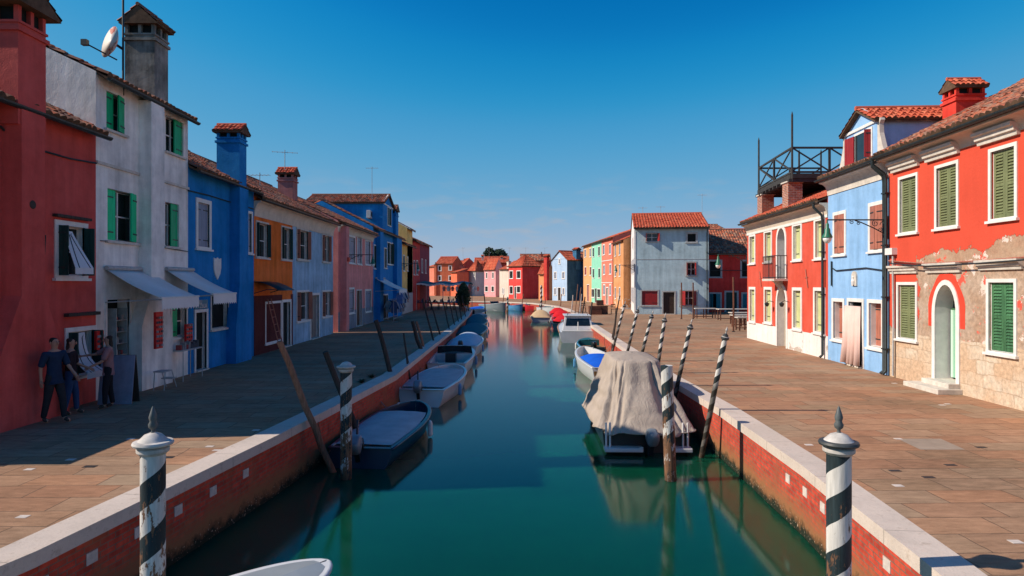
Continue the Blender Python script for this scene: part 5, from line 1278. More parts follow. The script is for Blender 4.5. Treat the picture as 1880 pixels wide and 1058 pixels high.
SL = [((4.2,14.9),(1331,622),14.4,'nearest, tallest looking striped pole leaning over the right quay beside the tarpaulin boat'),
      ((4.25,18.3),(1267,603),18.0,'second nearest slim striped pole leaning behind the tarpaulin boat'),
      ((4.35,20.8),(1220,590),20.6,'third nearest slim striped pole leaning over the right quay'),
      ((4.25,24.0),(1196,583),23.8,'fourth nearest slim striped pole leaning over the right quay'),
      ((4.35,27.0),(1170,573),26.8,'fifth nearest slim striped pole leaning over the right quay, by the blue covered boat'),
      ((4.45,31.2),(1146,563),31.0,'farthest of the slim striped poles leaning over the right quay')]
for i, (b, p, Y, lab) in enumerate(SL):
    tip = at(p[0], p[1], Y); base = Vector((b[0], b[1], -1.7)); Ln, e = aim(base, tip)
    o = proto if i == 0 else copy_tree(proto); o.location = tip; o.rotation_euler = e; o['label'] = lab
def stick(base, tip, r, mat, label, group):
    base = Vector(base); tip = Vector(tip); t = thing('wooden_pole', label, 'wooden pole', (base.x, base.y, base.z), 0, group)
    d = tip-base; mb = MB(); m = 8; rr = random.Random(int(base.y*13)); pts = [d*(i/m)+Vector((rr.uniform(-1,1),rr.uniform(-1,1),0))*r*.35*(1 if 0 < i < m else 0) for i in range(m+1)]
    mb.tube(pts, [r*(1.15-.25*i/m) for i in range(m+1)], 9); o = mb.build('shaft', M[mat], t, smooth='auto'); return t
lg = 'plain wooden poles leaning along the left quay'
stick((-3.5,13.9,-1.9), at(513,627,12.9), .065, 'wood_pole', 'pale bare wooden pole leaning left over the shaded quay, nearest of the plain poles', lg)
stick((-3.35,16.0,-1.9), at(597,646,15.2), .07, 'wood_dark', 'thick dark wooden pole leaning left behind the capped striped pole', lg)
LS = [(690,588,24.5,745,.075,'wood_dark','dark thick pole leaning left of the small white motorboat'),(741,612,24,762,.035,'wood_dark','thin pole leaning just right of the thick dark pole'),(745,640,23,765,.03,'wood_dark','short thin pole leaning low by the white motorboat'),
      (757,590,29,795,.085,'wood_dark','first of the pair of crossed thick poles'),(764,590,30,800,.06,'wood_pole','russet lit pole of the crossed pair'),(776,548,36,813,.045,'wood_dark','thin dark pole leaning beyond the crossed pair'),(788,545,38,826,.045,'wood_dark','thin dark pole left of the covered skiff'),
      (812,548,44,838,.04,'wood_dark','thin pole leaning over the quay near the striped sunlight'),(823,545,47,846,.04,'wood_dark','thin pole leaning just before the market canopy'),(832,548,50,852,.04,'wood_dark','thin pole below the middle of the market canopy'),
      (840,545,54,856,.045,'wood_dark','thin pole below the right part of the market canopy'),(848,543,58,862,.045,'wood_dark','thin pole by the right end of the market canopy'),(855,545,62,868,.05,'wood_dark','thin pole left of the conical shrub'),(889,540,72,893,.06,'wood_dark','upright dark pole in the water by the bend')]
def quay_x(line, Y):
    for i in range(len(line)-1):
        if line[i][1] <= Y <= line[i+1][1]: t = (Y-line[i][1])/(line[i+1][1]-line[i][1]); return line[i][0]+(line[i+1][0]-line[i][0])*t
    return line[-1][0]
def stick_row(px, py, Y, pbx, r, m, lab, line, sd, grp, off=.58):
    Yb = Y
    for _ in range(30): Yb = .5*Yb+.5*(quay_x(line, Yb)+sd*off)*F/(pbx-CX)
    stick((quay_x(line, Yb)+sd*off, Yb, -1.9), at(px, py, Yb-.4), r, m, lab, grp)
for px, py, Y, pbx, r, m, lab in LS:
    if Y < 70: stick_row(px, py, Y, pbx, r, m, lab, LQ, 1, lg)
    else: stick(((pbx-CX)/F*Y, Y-.5, -1.8), at(px, py, Y), r, m, lab, lg)
rg = 'plain wooden poles along the right quay'
for i, (px, py, Y, pbx, r, m, lab) in enumerate(((1138,543,36,1112,.035,'wood_dark','tall thin pole leaning right of the white cabin boat'),(1133,565,38,1117,.05,'wood_dark','short dark pole leaning beside the white cabin boat'),(1087,555,50,1078,.06,'wood_dark','dark pole leaning behind the white cabin boat'),
      (1061,522,62,1052,.04,'wood_pole','tall thin pole, farthest right of the red boats'),(1067,528,60,1057,.04,'wood_pole','thin pole second from right by the red boats'),(1074,545,56,1063,.06,'wood_dark','dark tipped pole right of the red boats'),(1068,540,58,1059,.05,'cap_white','white pole between the dark poles by the red boats'),(1052,542,66,1046,.06,'cap_white','white pole at the left of the red boats'),
      (1031,540,80,1026,.06,'wood_pole','thin pole beyond the beige covered boat'),(1002,545,88,997,.06,'wood_pole','thin pole by the white skiff at the bend'),(925,542,95,920,.07,'wood_pole','thin pole behind the green boat at the bend'),(961,540,94,955,.07,'wood_pole','thin pole beside the small blue boat'))):
    if Y < 70: stick_row(px, py, Y, pbx, r, m, lab, RQ, -1, rg)
    else: stick(((pbx-CX)/F*Y, Y, -1.8), at(px, py, Y), r, m, lab, rg)
for x, y, z, lab in ((-.6,88,1.0,'white banded pole standing at the head of the canal'),(3.4,76,2.6,'tall striped pole standing beyond the beige covered boat')):
    big_pole(x, y, z, 'pole_a', False, lab, r=.12)
# thin posts on the square
for px, py, Y, lab in ((1251,519,51.8,'rusty post on the square before the door of the grey blue house'),(1272.5,519,52,'rusty post on the square before the right window of the grey blue house'),(1346.4,509,38.2,'tall rusty post standing among the benches')):
    t_ = at(px, py, Y); t = thing('post', lab, 'post', (t_.x, Y, 0), 0, 'rusty posts on the square'); mb = MB(); mb.tube([(0,0,0),(.02,0,t_.z*.5),(0,0,t_.z)], .055, 8); mb.build('shaft', M['wood_brown'], t); mb = MB(); mb.lathe([(.09,0),(.09,.03),(.05,.05)], 10); mb.build('foot', M['dark_metal'], t)

# ---------------------------------------------------------------- boats
def gel(n, c, r=.3): return simple(n, c, r, .07, 3, .45, bump=.03)
BM = dict(white=gel('hull_white', (.60,.60,.60)), navy=gel('hull_navy', (.008,.035,.065)), teal=gel('hull_teal', (.01,.12,.13)), red=gel('hull_red', (.55,.02,.03)), green=gel('hull_green', (.02,.09,.07)), wood=gel('hull_varnish', (.42,.20,.06)), blue=gel('hull_blue', (.10,.30,.55)), grey=gel('hull_grey', (.25,.28,.3)),
          cvgrey=simple('boat_cover_grey', (.42,.43,.43), .85, .12, 3, .1), cvblue=simple('boat_cover_blue', (.01,.10,.55), .8, .12, 3, .1), cvpale=simple('boat_cover_pale', (.42,.48,.56), .6, .12, 3, .2), cvbeige=simple('boat_cover_beige', (.55,.38,.22), .85, .12, 3, .1), cvred=simple('boat_cover_red', (.6,.015,.02), .8, .12, 3, .1), cvteal=simple('boat_cover_teal', (.01,.12,.15), .8, .12, 3, .1),
          black=simple('motor_black', (.015,.02,.025), .3, .2, 5, .5, bump=0), inside=gel('inner_white', (.5,.5,.48), .5), mgrey=gel('motor_grey', (.16,.19,.22), .35))
def cowl(mo):
    rows = [(-.14,.10,.07,.0),(-.08,.19,.12,.0),(.06,.21,.13,-.01),(.17,.19,.12,-.03),(.24,.12,.08,-.06)]
    vs = []
    for z, a, b, o in rows:
        for u, v in ((-1,-.55),(-.7,-1),(.75,-1),(1,-.6),(1,.6),(.75,1),(-.7,1),(-1,.55)): vs.append((u*a+o, v*b, z))
    fs = [(i*8+k, i*8+(k+1)%8, (i+1)*8+(k+1)%8, (i+1)*8+k) for i in range(4) for k in range(8)]+[tuple(range(7,-1,-1)), tuple(range(32,40))]
    mo.add(vs, fs)
def boat(label, stern, bow, W, Hf, hull='white', rail='white', mode='open', cover='cvgrey', motor='black', inner='inside', bowp=2.3, group='boats moored along the quays', rise=.12, c0=.12, c1=.8, name='moored_boat', tipmotor=False):
    S = Vector((stern[0], stern[1])); Bv = Vector((bow[0], bow[1])); d = Bv-S; L = d.length
    r = thing(name, label, 'boat', (S.x, S.y, WATER), math.atan2(d.y, d.x), group)
    n = 22; T = [1-(1-i/n)**1.5 for i in range(n+1)]
    def idx(q): return min(range(n+1), key=lambda i: abs(T[i]-q))
    def hb(t): return W/2*(min(1, .86+.35*t))*(max(0, 1-max(0, (t-.42)/.58)**bowp))**(.62)
    def sh(t): return Hf*(1+.32*t*t)
    rows = []
    for i in range(n+1):
        t = T[i]; b = max(hb(t), .02); z = sh(t); x = L*(t*.985)
        rows.append([(x*1.0, 0, -.22), (x, b*.62, -.16), (x+.0, b*.86, .06), (x+L*.006, b*.96, z*.6), (x+L*.015, b, z)])
    mb = MB()
    for sg_ in (1, -1):
        vs = [(p[0], p[1]*sg_, p[2]) for rw in rows for p in rw]; m = 5
        mb.add(vs, [(i*m+j, (i+1)*m+j, (i+1)*m+j+1, i*m+j+1) for i in range(n) for j in range(m-1)])
    rw = rows[0]; mb.add([(p[0], p[1], p[2]) for p in rw]+[(p[0], -p[1], p[2]) for p in rw[::-1]], [tuple(range(10))])
    # gunwale cap and inner skin
    g = .07; fz = .02
    ins = []
    for i in range(n+1):
        t = T[i]; b = max(hb(t)-g, .01); ins.append((min(rows[i][4][0], L-.12)+ (g if i == 0 else 0), b, sh(t)+.012, max(b-.08, .005)))
    for sg_ in (1, -1):
        vs = []
        for i in range(n+1):
            p = rows[i][4]; q = ins[i]; vs += [(p[0], p[1]*sg_, p[2]+.012), (q[0], q[1]*sg_, q[2]), (q[0], q[3]*sg_, fz)]
        mb.add(vs, [(i*3+j, (i+1)*3+j, (i+1)*3+j+1, i*3+j+1) for i in range(n) for j in (0,1)])
    q = ins[0]; z0 = sh(0)
    mb.add([(0,-hb(0),z0+.012),(0,hb(0),z0+.012),(q[0],q[1],z0+.012),(q[0],-q[1],z0+.012),(q[0],q[3],fz),(q[0],-q[3],fz)], [(0,1,2,3),(3,2,4,5)])
    mb.build('hull', BM[hull], r, recalc=False, smooth='auto')
    mb = MB(); pts = [(0,-hb(0),z0)]+[]
    side = [(rows[i][4][0], rows[i][4][1], rows[i][4][2]-.02) for i in range(n+1)]
    mb.tube([(p[0], p[1], p[2]) for p in side]+[(p[0], -p[1], p[2]) for p in side[::-1]], .032, 7); mb.build('rub_rail', BM[rail], r, smooth=True)
    mb = MB(); vs = []
    for i in range(n+1): vs += [(ins[i][0], ins[i][3], fz), (ins[i][0], -ins[i][3], fz)]
    mb.add(vs, [(2*i,2*i+1,2*i+3,2*i+2) for i in range(n)]); mb.build('floor', BM[inner], r, recalc=False)
    if mode in ('open', 'deck', 'windscreen'):
        mb = MB(); vs = []; i0 = idx(.74) if mode == 'open' else idx(.56)
        for i in range(i0, n+1): b = ins[i][1]; z = sh(T[i])+.014; vs += [(ins[i][0], b, z), (ins[i][0], 0, z+.04*min(1,b*3)), (ins[i][0], -b, z)]
        k = n-i0; mb.add(vs, [(3*i+j,3*i+j+1,3*i+4+j,3*i+3+j) for i in range(k) for j in (0,1)]); mb.add([(ins[i0][0],ins[i0][1],sh(T[i0])+.014),(ins[i0][0],-ins[i0][1],sh(T[i0])+.014),(ins[i0][0],-ins[i0][3],fz),(ins[i0][0],ins[i0][3],fz)], [(0,1,2,3)])
        mb.build('foredeck', BM[hull if mode != 'open' else inner], r, recalc=False)
        for t in (.3, .52) if mode == 'open' else (.22,):
            b = hb(t)-g; mb = MB(); mb.box((L*t-.13,-b+.01,Hf*.62),(L*t+.13,b-.01,Hf*.68)); mb.build('bench', BM['wood'] if hull != 'white' else BM[inner], r)
    if mode == 'windscreen':
        b = hb(.5)-.1; x = L*.56; mb = MB(); zt = sh(.5); mb.add([(x,b,zt),(x+.25,b*.6,zt),(x+.25,-b*.6,zt),(x,-b,zt),(x-.2,b*.95,zt+.38),(x+.02,b*.55,zt+.38),(x+.02,-b*.55,zt+.38),(x-.2,-b*.95,zt+.38)], [(0,1,5,4),(1,2,6,5),(2,3,7,6)])
        ws = mb.build('windscreen', M['glass'], r, recalc=False); mb = MB(); mb.tube([(x-.2,b*.95,zt+.38),(x+.02,b*.55,zt+.38),(x+.02,-b*.55,zt+.38),(x-.2,-b*.95,zt+.38)], .015, 6); mb.build('frame', M['grey_trim'], ws)
        mb = MB(); mb.box((L*.42,-.12,.1),(L*.5,.35,Hf+.15)); mb.build('console', BM['black'], r)
    if mode == 'cover':
        mb = MB(); vs = []; i0 = int(round(n*c0)); i1 = int(round(n*c1)); m = 10; k = 16; sp_ = 2
        for a in range(k*sp_+1):
            tt = c0+(c1-c0)*math.sin(PI/2*a/(k*sp_)); b = hb(tt)-.09 if c1 < .99 else hb(tt)+.02; b = max(b, .01); z = sh(tt)+.02; e = math.sin(PI*min(1, max(0, a/(k*sp_)))) ** .5
            for j in range(m+1):
                v = -1+2*j/m; zz = z+rise*e*(1-abs(v)**2.6)+.016*noise.noise(Vector((tt*7, v*2.2, L)))*(1-abs(v)); vs.append((L*tt*.985+.0, b*v, zz))
        mb.add(vs, [(a*(m+1)+j, a*(m+1)+j+1, (a+1)*(m+1)+j+1, (a+1)*(m+1)+j) for a in range(k*sp_) for j in range(m)])
        mb.build('cover', BM[cover], r, recalc=False, smooth=True)
    if 10 < stern[1] < 62:
        wl = 1 if S.x < 0 else -1       # side of the boat towards its quay
        e = Vector((math.cos(r.rotation_euler.z), math.sin(r.rotation_euler.z))); M3 = Matrix.Rotation(-r.rotation_euler.z, 3, 'Z')
        for xx in (.15, L*.9):
            wx = S.x+e.x*xx; wy = S.y+e.y*xx; tx = -4.05 if S.x < 0 else 5.0
            q = M3 @ Vector((tx-S.x, wy-S.y+(.6 if xx > 1 else -.4), 0)); a = Vector((xx, (hb(xx/L))*wl*.9, sh(xx/L))); b_ = Vector((q.x, q.y, 1.05))
            mb = MB(); mb.tube([a.lerp(b_, i/10)-Vector((0,0,.35*math.sin(PI*i/10))) for i in range(11)], .012, 5); mb.build('mooring_rope', M['coping' if xx > 1 else 'wood_pole'], r)
            mb = MB(); mb.box((xx-.09,a.y-.02*wl-.02,a.z+.02),(xx+.09,a.y-.02*wl+.02,a.z+.05)); mb.build('cleat', M['grey_trim'], r)
        for xx in (.35, .6):
            yy = -wl*(hb(xx)+.07); mb = MB(); mb.lathe([(.015,.2),(.05,.16),(.065,.1),(.065,-.16),(.04,-.21)], 10, (L*xx, yy, Hf*.55)); mb.tube([(L*xx,yy,Hf*.55+.18),(L*xx,yy+wl*.1,sh(xx)+.02)], .008, 4)
            if (int(S.y)+int(xx*10)) % 2: mb.build('fender', M['white_trim'] if hull != 'white' else BM['blue'], r)
    if motor:
        x, zt = -.22, Hf+.12; tilt = R(-38) if tipmotor else R(-8)
        mo = MB(); cowl(mo); m_ = mo.build('outboard_motor', BM[motor], r, smooth='auto', loc=(x, 0, zt), bevel=.03); m_.rotation_euler = (0, tilt, .15)
        mo = MB(); mo.box((-.06,-.05,-.75),(.08,.05,-.1)); mo.box((-.12,-.02,-.95),(.06,.02,-.72)); mo.box((-.14,-.11,-.74),(.1,.11,-.71)); mo.lathe([(.05,-.02),(.11,0),(.02,.04)], 8, (-.16,0,-.82)); mo.build('motor_leg', BM['black'], m_)
        mo = MB(); mo.tube([(.2,0,0),(.42,.02,.06),(.62,.04,.07)], [.03,.022,.028], 7); mo.build('tiller', BM['black'], m_)
        mo = MB(); mo.box((.12,-.12,-.3),(.24,.12,-.05)); mo.build('bracket', M['dark_metal'], m_)
    return r
boat('large dark blue boat with grey fitted cover, nearest along the left quay', (-3.25,13.9), (-2.75,18.8), 1.62, .43, 'navy', 'navy', 'cover', 'cvgrey', 'mgrey', bowp=2.6, rise=.08, c0=.06, c1=.72, tipmotor=True)
boat('white motorboat with grey deck cover, second along the left quay', (-2.95,20.8), (-2.35,26.0), 1.8, .55, 'white', 'white', 'cover', 'cvgrey', 'mgrey', bowp=2.8, rise=.06, c0=.1, c1=.8, tipmotor=True)
boat('white open boat with dark console, third along the left quay', (-2.75,27.2), (-2.6,33.2), 1.85, .6, 'white', 'white', 'windscreen', motor=None, inner='grey', bowp=2.8)
boat('white boat with pale blue cover, fourth along the left quay', (-2.7,34.5), (-2.5,40.5), 1.9, .6, 'white', 'white', 'cover', 'cvpale', 'black', rise=.35, c0=.05, c1=.85)
boat('dark teal boat with arched canvas hood, fifth along the left quay', (-2.9,42.5), (-2.7,51), 2.1, .62, 'teal', 'green', 'cover', 'cvteal', None, rise=.3, c0=.0, c1=.8)
boat('dark green boat under an olive cover, sixth along the left quay', (-3.2,53), (-3.0,60), 2.0, .6, 'green', 'green', 'cover', 'cvteal', None, rise=.5, c0=.0, c1=.9)
boat('dark boat, seventh along the left quay by the conical shrub', (-3.5,62), (-3.3,68), 1.9, .6, 'navy', 'navy', 'open', motor='black')
boat('small blue and white boat beyond the dark boats near the bend', (-4.2,72), (-3.7,78), 2.0, .7, 'white', 'blue', 'open', motor='black')
boat('white boat in shade at the left of the bend', (-5.2,80), (-4.0,86), 2.0, .7, 'blue', 'white', 'cover', 'cvblue', None)
boat('green hulled boat with white deck lying across the bend', (-4.2,93.5), (-.9,90), 1.9, .95, 'grey', 'white', 'windscreen', motor=None)
boat('small light blue boat moored at the canal head', (-.4,95.5), (1.5,93.5), 1.5, .7, 'blue', 'blue', 'open', motor='black')
boat('small red boat moored at the canal head', (3.7,92), (1.9,93.5), 1.5, .75, 'red', 'red', 'open', motor=None, inner='teal')
boat('white skiff moored right of the small red boat', (3.8,84), (5.8,80.5), 1.9, .85, 'white', 'white', 'cover', 'cvteal', 'black', c0=.05, c1=.5)
boat('boat under a bulging beige cover in mid canal', (2.9,66), (3.1,71.5), 2.1, .45, 'grey', 'white', 'cover', 'cvbeige', None, rise=.55, c0=.0, c1=1.0)
boat('red covered boat, farthest of the three red boats', (4.9,69), (5.2,75), 1.9, .7, 'red', 'red', 'cover', 'cvred', None, rise=.4)
boat('red covered boat in the middle of the three red boats', (4.7,61.5), (5.0,67), 1.9, .7, 'red', 'red', 'cover', 'cvred', None, rise=.45)
boat('dark boat with red bow cover, nearest of the red boats', (4.2,54.0), (4.7,60), 2.0, .6, 'teal', 'red', 'cover', 'cvred', 'mgrey', rise=.35, c0=.35, c1=.95)
boat('small teal boat with black outboard beside the cabin boat', (4.45,35.6), (4.7,40.2), 1.6, .45, 'teal', 'blue', 'open', motor='black', inner='teal')
wb_ = boat('white boat with varnished stern and bright blue cover on the right', (3.85,25.6), (3.55,32.4), 1.6, .62, 'white', 'white', 'cover', 'cvblue', None, rise=.22, c0=.02, c1=.5, bowp=2.2, inner='white')
boat('white dinghy with pale inside cut off by the bottom edge of the photo', (-5.0,4.9), (-2.22,7.9), 1.3, .45, 'white', 'white', 'open', motor=None, bowp=3.2, inner='grey', group='boats moored along the quays')
mb = MB(); mb.add([(-.02,-.66,.5),(-.02,.66,.5),(-.02,.6,.12),(-.02,.4,-.1),(-.02,-.4,-.1),(-.02,-.6,.12)], [(0,1,2,3,4,5)]); tw_ = mb.build('transom', BM['wood'], wb_); tw_.modifiers.new('t','SOLIDIFY').thickness = .03
# cabin cruiser
r = thing('cabin_cruiser', 'white cabin motorboat with dark windscreen moored at the right quay', 'boat', (4.4,43,WATER), PI/2-.04); L, W = 8.2, 2.55
mb = MB(); n = 14; rows = []
for i in range(n+1):
    t = i/n; b = max(W/2*(max(0,1-max(0,(t-.4)/.6)**2.2))**.6, .02); z = .72+.40*t*t; rows.append([(L*t,0,-.3),(L*t,b*.7,-.15),(L*t+.03,b*.9,.1),(L*t+.05,b,z)])
for sg_ in (1,-1):
    vs = [(p[0],p[1]*sg_,p[2]) for rw in rows for p in rw]; mb.add(vs, [(i*4+j,(i+1)*4+j,(i+1)*4+j+1,i*4+j+1) for i in range(n) for j in range(3)])
rw = rows[0]; mb.add([tuple(p) for p in rw]+[(p[0],-p[1],p[2]) for p in rw[::-1]], [tuple(range(8))])
vs = []
for i in range(n+1): vs += [(rows[i][3][0],rows[i][3][1],rows[i][3][2]-.02),(rows[i][3][0],-rows[i][3][1],rows[i][3][2]-.02)]
mb.add(vs, [(2*i,2*i+1,2*i+3,2*i+2) for i in range(n)]); mb.build('hull', BM['white'], r, recalc=False, smooth='auto')
mb = MB(); sd = [rw[3] for rw in rows]; mb.tube([(p[0],p[1],p[2]-.03) for p in sd]+[(p[0],-p[1],p[2]-.03) for p in sd[::-1]], .045, 6); mb.build('rub_rail', BM['wood'], r)
mb = MB(); z0, z1 = .74, 1.66
bt = [(1.0,-1.05,z0),(1.0,1.05,z0),(5.4,.85,z0+.1),(5.4,-.85,z0+.1)]; tp = [(1.35,-.88,z1),(1.35,.88,z1),(3.9,.75,z1+.02),(3.9,-.75,z1+.02)]
mb.add(bt+tp, [(4,5,6,7),(0,1,5,4),(1,2,6,5),(2,3,7,6),(3,0,4,7)]); cb = mb.build('cabin', BM['white'], r, bevel=.04)
mb = MB()
def quad_on(a, b, c, d, u0, u1, v0, v1, off):
    a, b, c, d = map(Vector, (a, b, c, d)); nn = (b-a).cross(d-a).normalized()
    def P_(u, v): return a.lerp(b, u).lerp(d.lerp(c, u), v)+nn*off
    return [P_(u0,v0), P_(u1,v0), P_(u1,v1), P_(u0,v1)]
for f in ((bt[1],bt[0],tp[0],tp[1]),(bt[2],bt[1],tp[1],tp[2]),(bt[0],bt[3],tp[3],tp[0])):
    for o_ in (.012,-.012):
        mb.add(quad_on(*f, .08, .92, .35, .88, o_), [(0,1,2,3)])
mb.build('window', M['glass'], cb, recalc=False)
mb = MB(); mb.box((1.2,-.92,z1+.03),(4.0,.92,z1+.10)); mb.build('cabin_roof', BM['white'], r, bevel=.03)
mb = MB(); mb.tube([(1.5,-.7,z1+.1),(1.3,-.6,z1+.32),(1.3,.6,z1+.32),(1.5,.7,z1+.1)], .025, 6); mb.build('roof_rail', M['dark_metal'], r)
mb = MB(); mb.box((.05,-1.1,.5),(.98,1.1,.78)); mb.build('cockpit_seat', BM['inside'], r); mb = MB(); mb.tube([(.9,0,.8),(.9,0,1.35)], .03, 6); mb.build('stanchion', M['white_trim'], r)

# tarpaulin covered work boat
r = thing('covered_boat', 'boat hidden under a big draped beige tarpaulin at the right quay', 'boat', (3.13,15.2,WATER), PI/2-.02)
mb = MB(); W = 2.05; L = 5.6; rows = []; n = 12
for i in range(n+1):
    t = i/n; b = max(W/2*(max(0,1-max(0,(t-.5)/.5)**2.4))**.6,.02); z = .52+.2*t*t; rows.append([(L*t,0,-.25),(L*t,b*.8,-.15),(L*t,b*.95,.1),(L*t,b,z)])
for sg_ in (1,-1):
    vs = [(p[0],p[1]*sg_,p[2]) for rw in rows for p in rw]; mb.add(vs, [(i*4+j,(i+1)*4+j,(i+1)*4+j+1,i*4+j+1) for i in range(n) for j in range(3)])
rw = rows[0]; mb.add([tuple(p) for p in rw]+[(p[0],-p[1],p[2]) for p in rw[::-1]], [tuple(range(8))])
vs = []
for i in range(n+1): vs += [(rows[i][3][0],rows[i][3][1],rows[i][3][2]),(rows[i][3][0],-rows[i][3][1],rows[i][3][2])]
mb.add(vs, [(2*i,2*i+1,2*i+3,2*i+2) for i in range(n)]); mb.build('hull', BM['black'], r, recalc=False)
for a, b in ((-1.0,-.12),(.55,1.0)):
    mb = MB(); mb.box((-.28,-b,.08),(0,-a,.17)); mb.box((-.28,-a-.09 if a > 0 else -b,.17),(-.22,-a if a > 0 else -b+.09,.2)); mb.build('swim_platform', BM['white'], r, bevel=.015)
for y in (-.93,-.82,.86,.95):
    mb = MB(); mb.tube([(-.1,y,.15),(-.08,y,.72)], .024, 8); mb.build('stern_post', M['white_trim'], r)
mb = MB(); cowl(mb); m_ = mb.build('outboard_motor', BM['mgrey'], r, smooth='auto', bevel=.03, loc=(-.38,-.05,.42)); m_.rotation_euler = (0,R(-25),.1)
mb = MB(); mb.box((-.08,-.05,-.6),(.1,.05,-.15)); mb.build('motor_leg', BM['black'], m_)
tarp = NT('tarpaulin'); c = tarp.coord(); n_ = tarp.noise(c, 2, 5, .6); tarp.fin(tarp.mulv((.42,.345,.285), tarp.rng(n_,.3,.7,.88,1.08)), .85, tarp.bump(tarp.noise(tarp.mapv(c,(1,1,.35)),4,6,.65,1.2),.6,.06), .15)
mb = MB(); NT_, NV = 260, 40; vs = []
def sup(a, ex): c_, s_2 = math.cos(a), math.sin(a); return math.copysign(abs(c_)**ex, c_), math.copysign(abs(s_2)**ex, s_2)
for j in range(NV+1):
    v = j/NV
    for i in range(NT_):
        a = 2*PI*i/NT_; ex = .38+.1*v; cx_, cy_ = sup(a, ex)
        # v 0 bottom .. 1 top centre
        if v < .8:
            q = v/.8; k = q**.85
            hx = 2.3*(1-k)+1.25*k; hy = 1.2*(1-k)+.60*k; ox = 2.0*(1-k)+2.25*k; z = .52+1.48*q
            z -= .04*math.sin(PI*q)
        else:
            q = (v-.8)/.2; hx = 1.25*(1-q)+.0*q; hy = .60*(1-q); ox = 2.25; z = 2.0+.10*math.sin(q*PI/2)
        fold = (noise.noise(Vector((math.cos(a)*3.3, math.sin(a)*3.3, v*.7)))*.22+abs(noise.noise(Vector((math.cos(a)*5+5, math.sin(a)*5, v*.9))))*-.24)*max(0, 1-v/.82)**.7*min(1, .45+v*2.2)
        fold += .05*noise.noise(Vector((math.cos(a)*2+v*6, math.sin(a)*2, v*6+3)))*(v < .8)
        for ca, cd, cw in ((PI-.38,.11,.05),(PI+.33,.10,.045),(PI-.1,.07,.035),(PI+.62,.09,.05),(PI-.72,.08,.05),(PI+1.2,.09,.05),(PI-1.25,.08,.05),(2.2,.06,.04),(.7,.08,.06),(5.4,.08,.06)):
            da = a-ca+.10*math.sin(v*3+ca*5); fold -= cd*math.exp(-(da/cw)**2)*max(0, min(1, (.84-v)*5))*(.25+.75*v)
        if j == 0: z += .08*noise.noise(Vector((math.cos(a)*2.5, math.sin(a)*2.5, 9)))+.015*math.sin(a*9)
        vs.append((ox+cx_*(hx+fold), cy_*(hy+fold), z-(.06*abs(math.sin(a*3)) if j < 2 else 0)))
fs = [(j*NT_+i, j*NT_+(i+1)%NT_, (j+1)*NT_+(i+1)%NT_, (j+1)*NT_+i) for j in range(NV) for i in range(NT_)]
mb.add(vs, fs); tp_ = mb.build('tarpaulin', tarp.mat, r, recalc=False, smooth=True); tp_.modifiers.new('t','SOLIDIFY').thickness = .012

# ---------------------------------------------------------------- things on the left pavement
r = thing('sandwich_board', 'grey folding notice board standing by the white shop doorway', 'notice board', (-9.35,15.55,0), R(5))
for sg_, nm in ((1,'panel'),(-1,'panel')):
    mb = MB(); mb.box((-.38,-.012,0),(.38,.012,1.15)); p = mb.build(nm, simple('board_grey', (.22,.24,.32), .6) if sg_ > 0 else M['wood_dark'], r, loc=(0,-.20*sg_*-1*-1,0)); p.rotation_euler = (R(-9)*sg_,0,0)
def souv(loc, label, w=.2, hgt=.95, z=0, rz=PI/2):
    r = thing('souvenir_rack', label, 'souvenir rack', loc, rz); mb = MB(); mb.box((-w,-.03,0),(w,.03,hgt)); mb.build('panel', simple('rack_red', (.60,.02,.02), .5), r)
    rr = random.Random(4)
    mb = MB()
    for i in range(int(hgt/.12)):
        for j in range(3): mb = MB(); x = -w+.06+j*(2*w-.12)/2; mb.box((x-.035,-.055,.05+i*.12),(x+.035,-.03,.05+i*.12+.06)); mb.build('souvenir', gm_[rr.randrange(3)], r)
souv((-9.2,17.0,1.15), 'red hanging rack of magnets beneath the white shop awning', .17, .95)
souv((-9.95,15.75,1.25), 'small red rack fixed left of the white shop doorway', .14, .45)
souv((-9.9,20.0,1.0), 'red striped rack hanging by the green shuttered shop window', .2, .6)
r = thing('step_stool', 'grey metal step stool below the hanging red rack', 'stool', (-9.35,17.6,0), PI/2)
mb = MB(); mb.box((-.3,-.15,.48),(.1,.15,.51)); mb.build('seat', M['grey_trim'], r)
mb = MB(); mb.box((.1,-.15,.25),(.35,.15,.28)); mb.build('step', M['grey_trim'], r)
for x, y in ((-.3,-.14),(-.3,.14),(.35,-.14),(.35,.14)):
    mb = MB(); mb.tube([(x,y,0),(x*.8 if x < 0 else .1,y,.5 if x < 0 else .48)], .014, 6); mb.build('leg', M['grey_trim'], r)
r = thing('display_table', 'narrow metal display table under the green shop window', 'table', (-9.65,19.4,0), PI/2)
mb = MB(); mb.box((-.6,-.2,.88),(.6,.2,.91)); tp_ = mb.build('table_top', M['grey_trim'], r)
for x in (-.58,.58):
    for y in (-.18,.18): mb = MB(); mb.tube([(x,y,0),(x,y,.88)], .014, 6); mb.build('leg', M['grey_trim'], r)
mb = MB(); rr = random.Random(9)
for i in range(9): x = -.55+i*.125; mb.box((x,-.1,.91),(x+.07,.05,.91+rr.uniform(.08,.22)), rr.randrange(3))
gt_ = mb.build('souvenirs', gm_, None, loc=r.location); gt_.rotation_euler = r.rotation_euler; tag(gt_, 'row of small souvenirs standing on the narrow display table', 'souvenirs')
r = thing('ladder', 'tall reddish ladder leaning on the oxblood base of the orange house', 'ladder', (-9.55,27.2,0), PI/2)
for x in (-.22,.22): mb = MB(); mb.tube([(x,0,0),(x*.9-.35,.42,2.2)], .022, 6); mb.build('side_rail', M['brownred'], r)
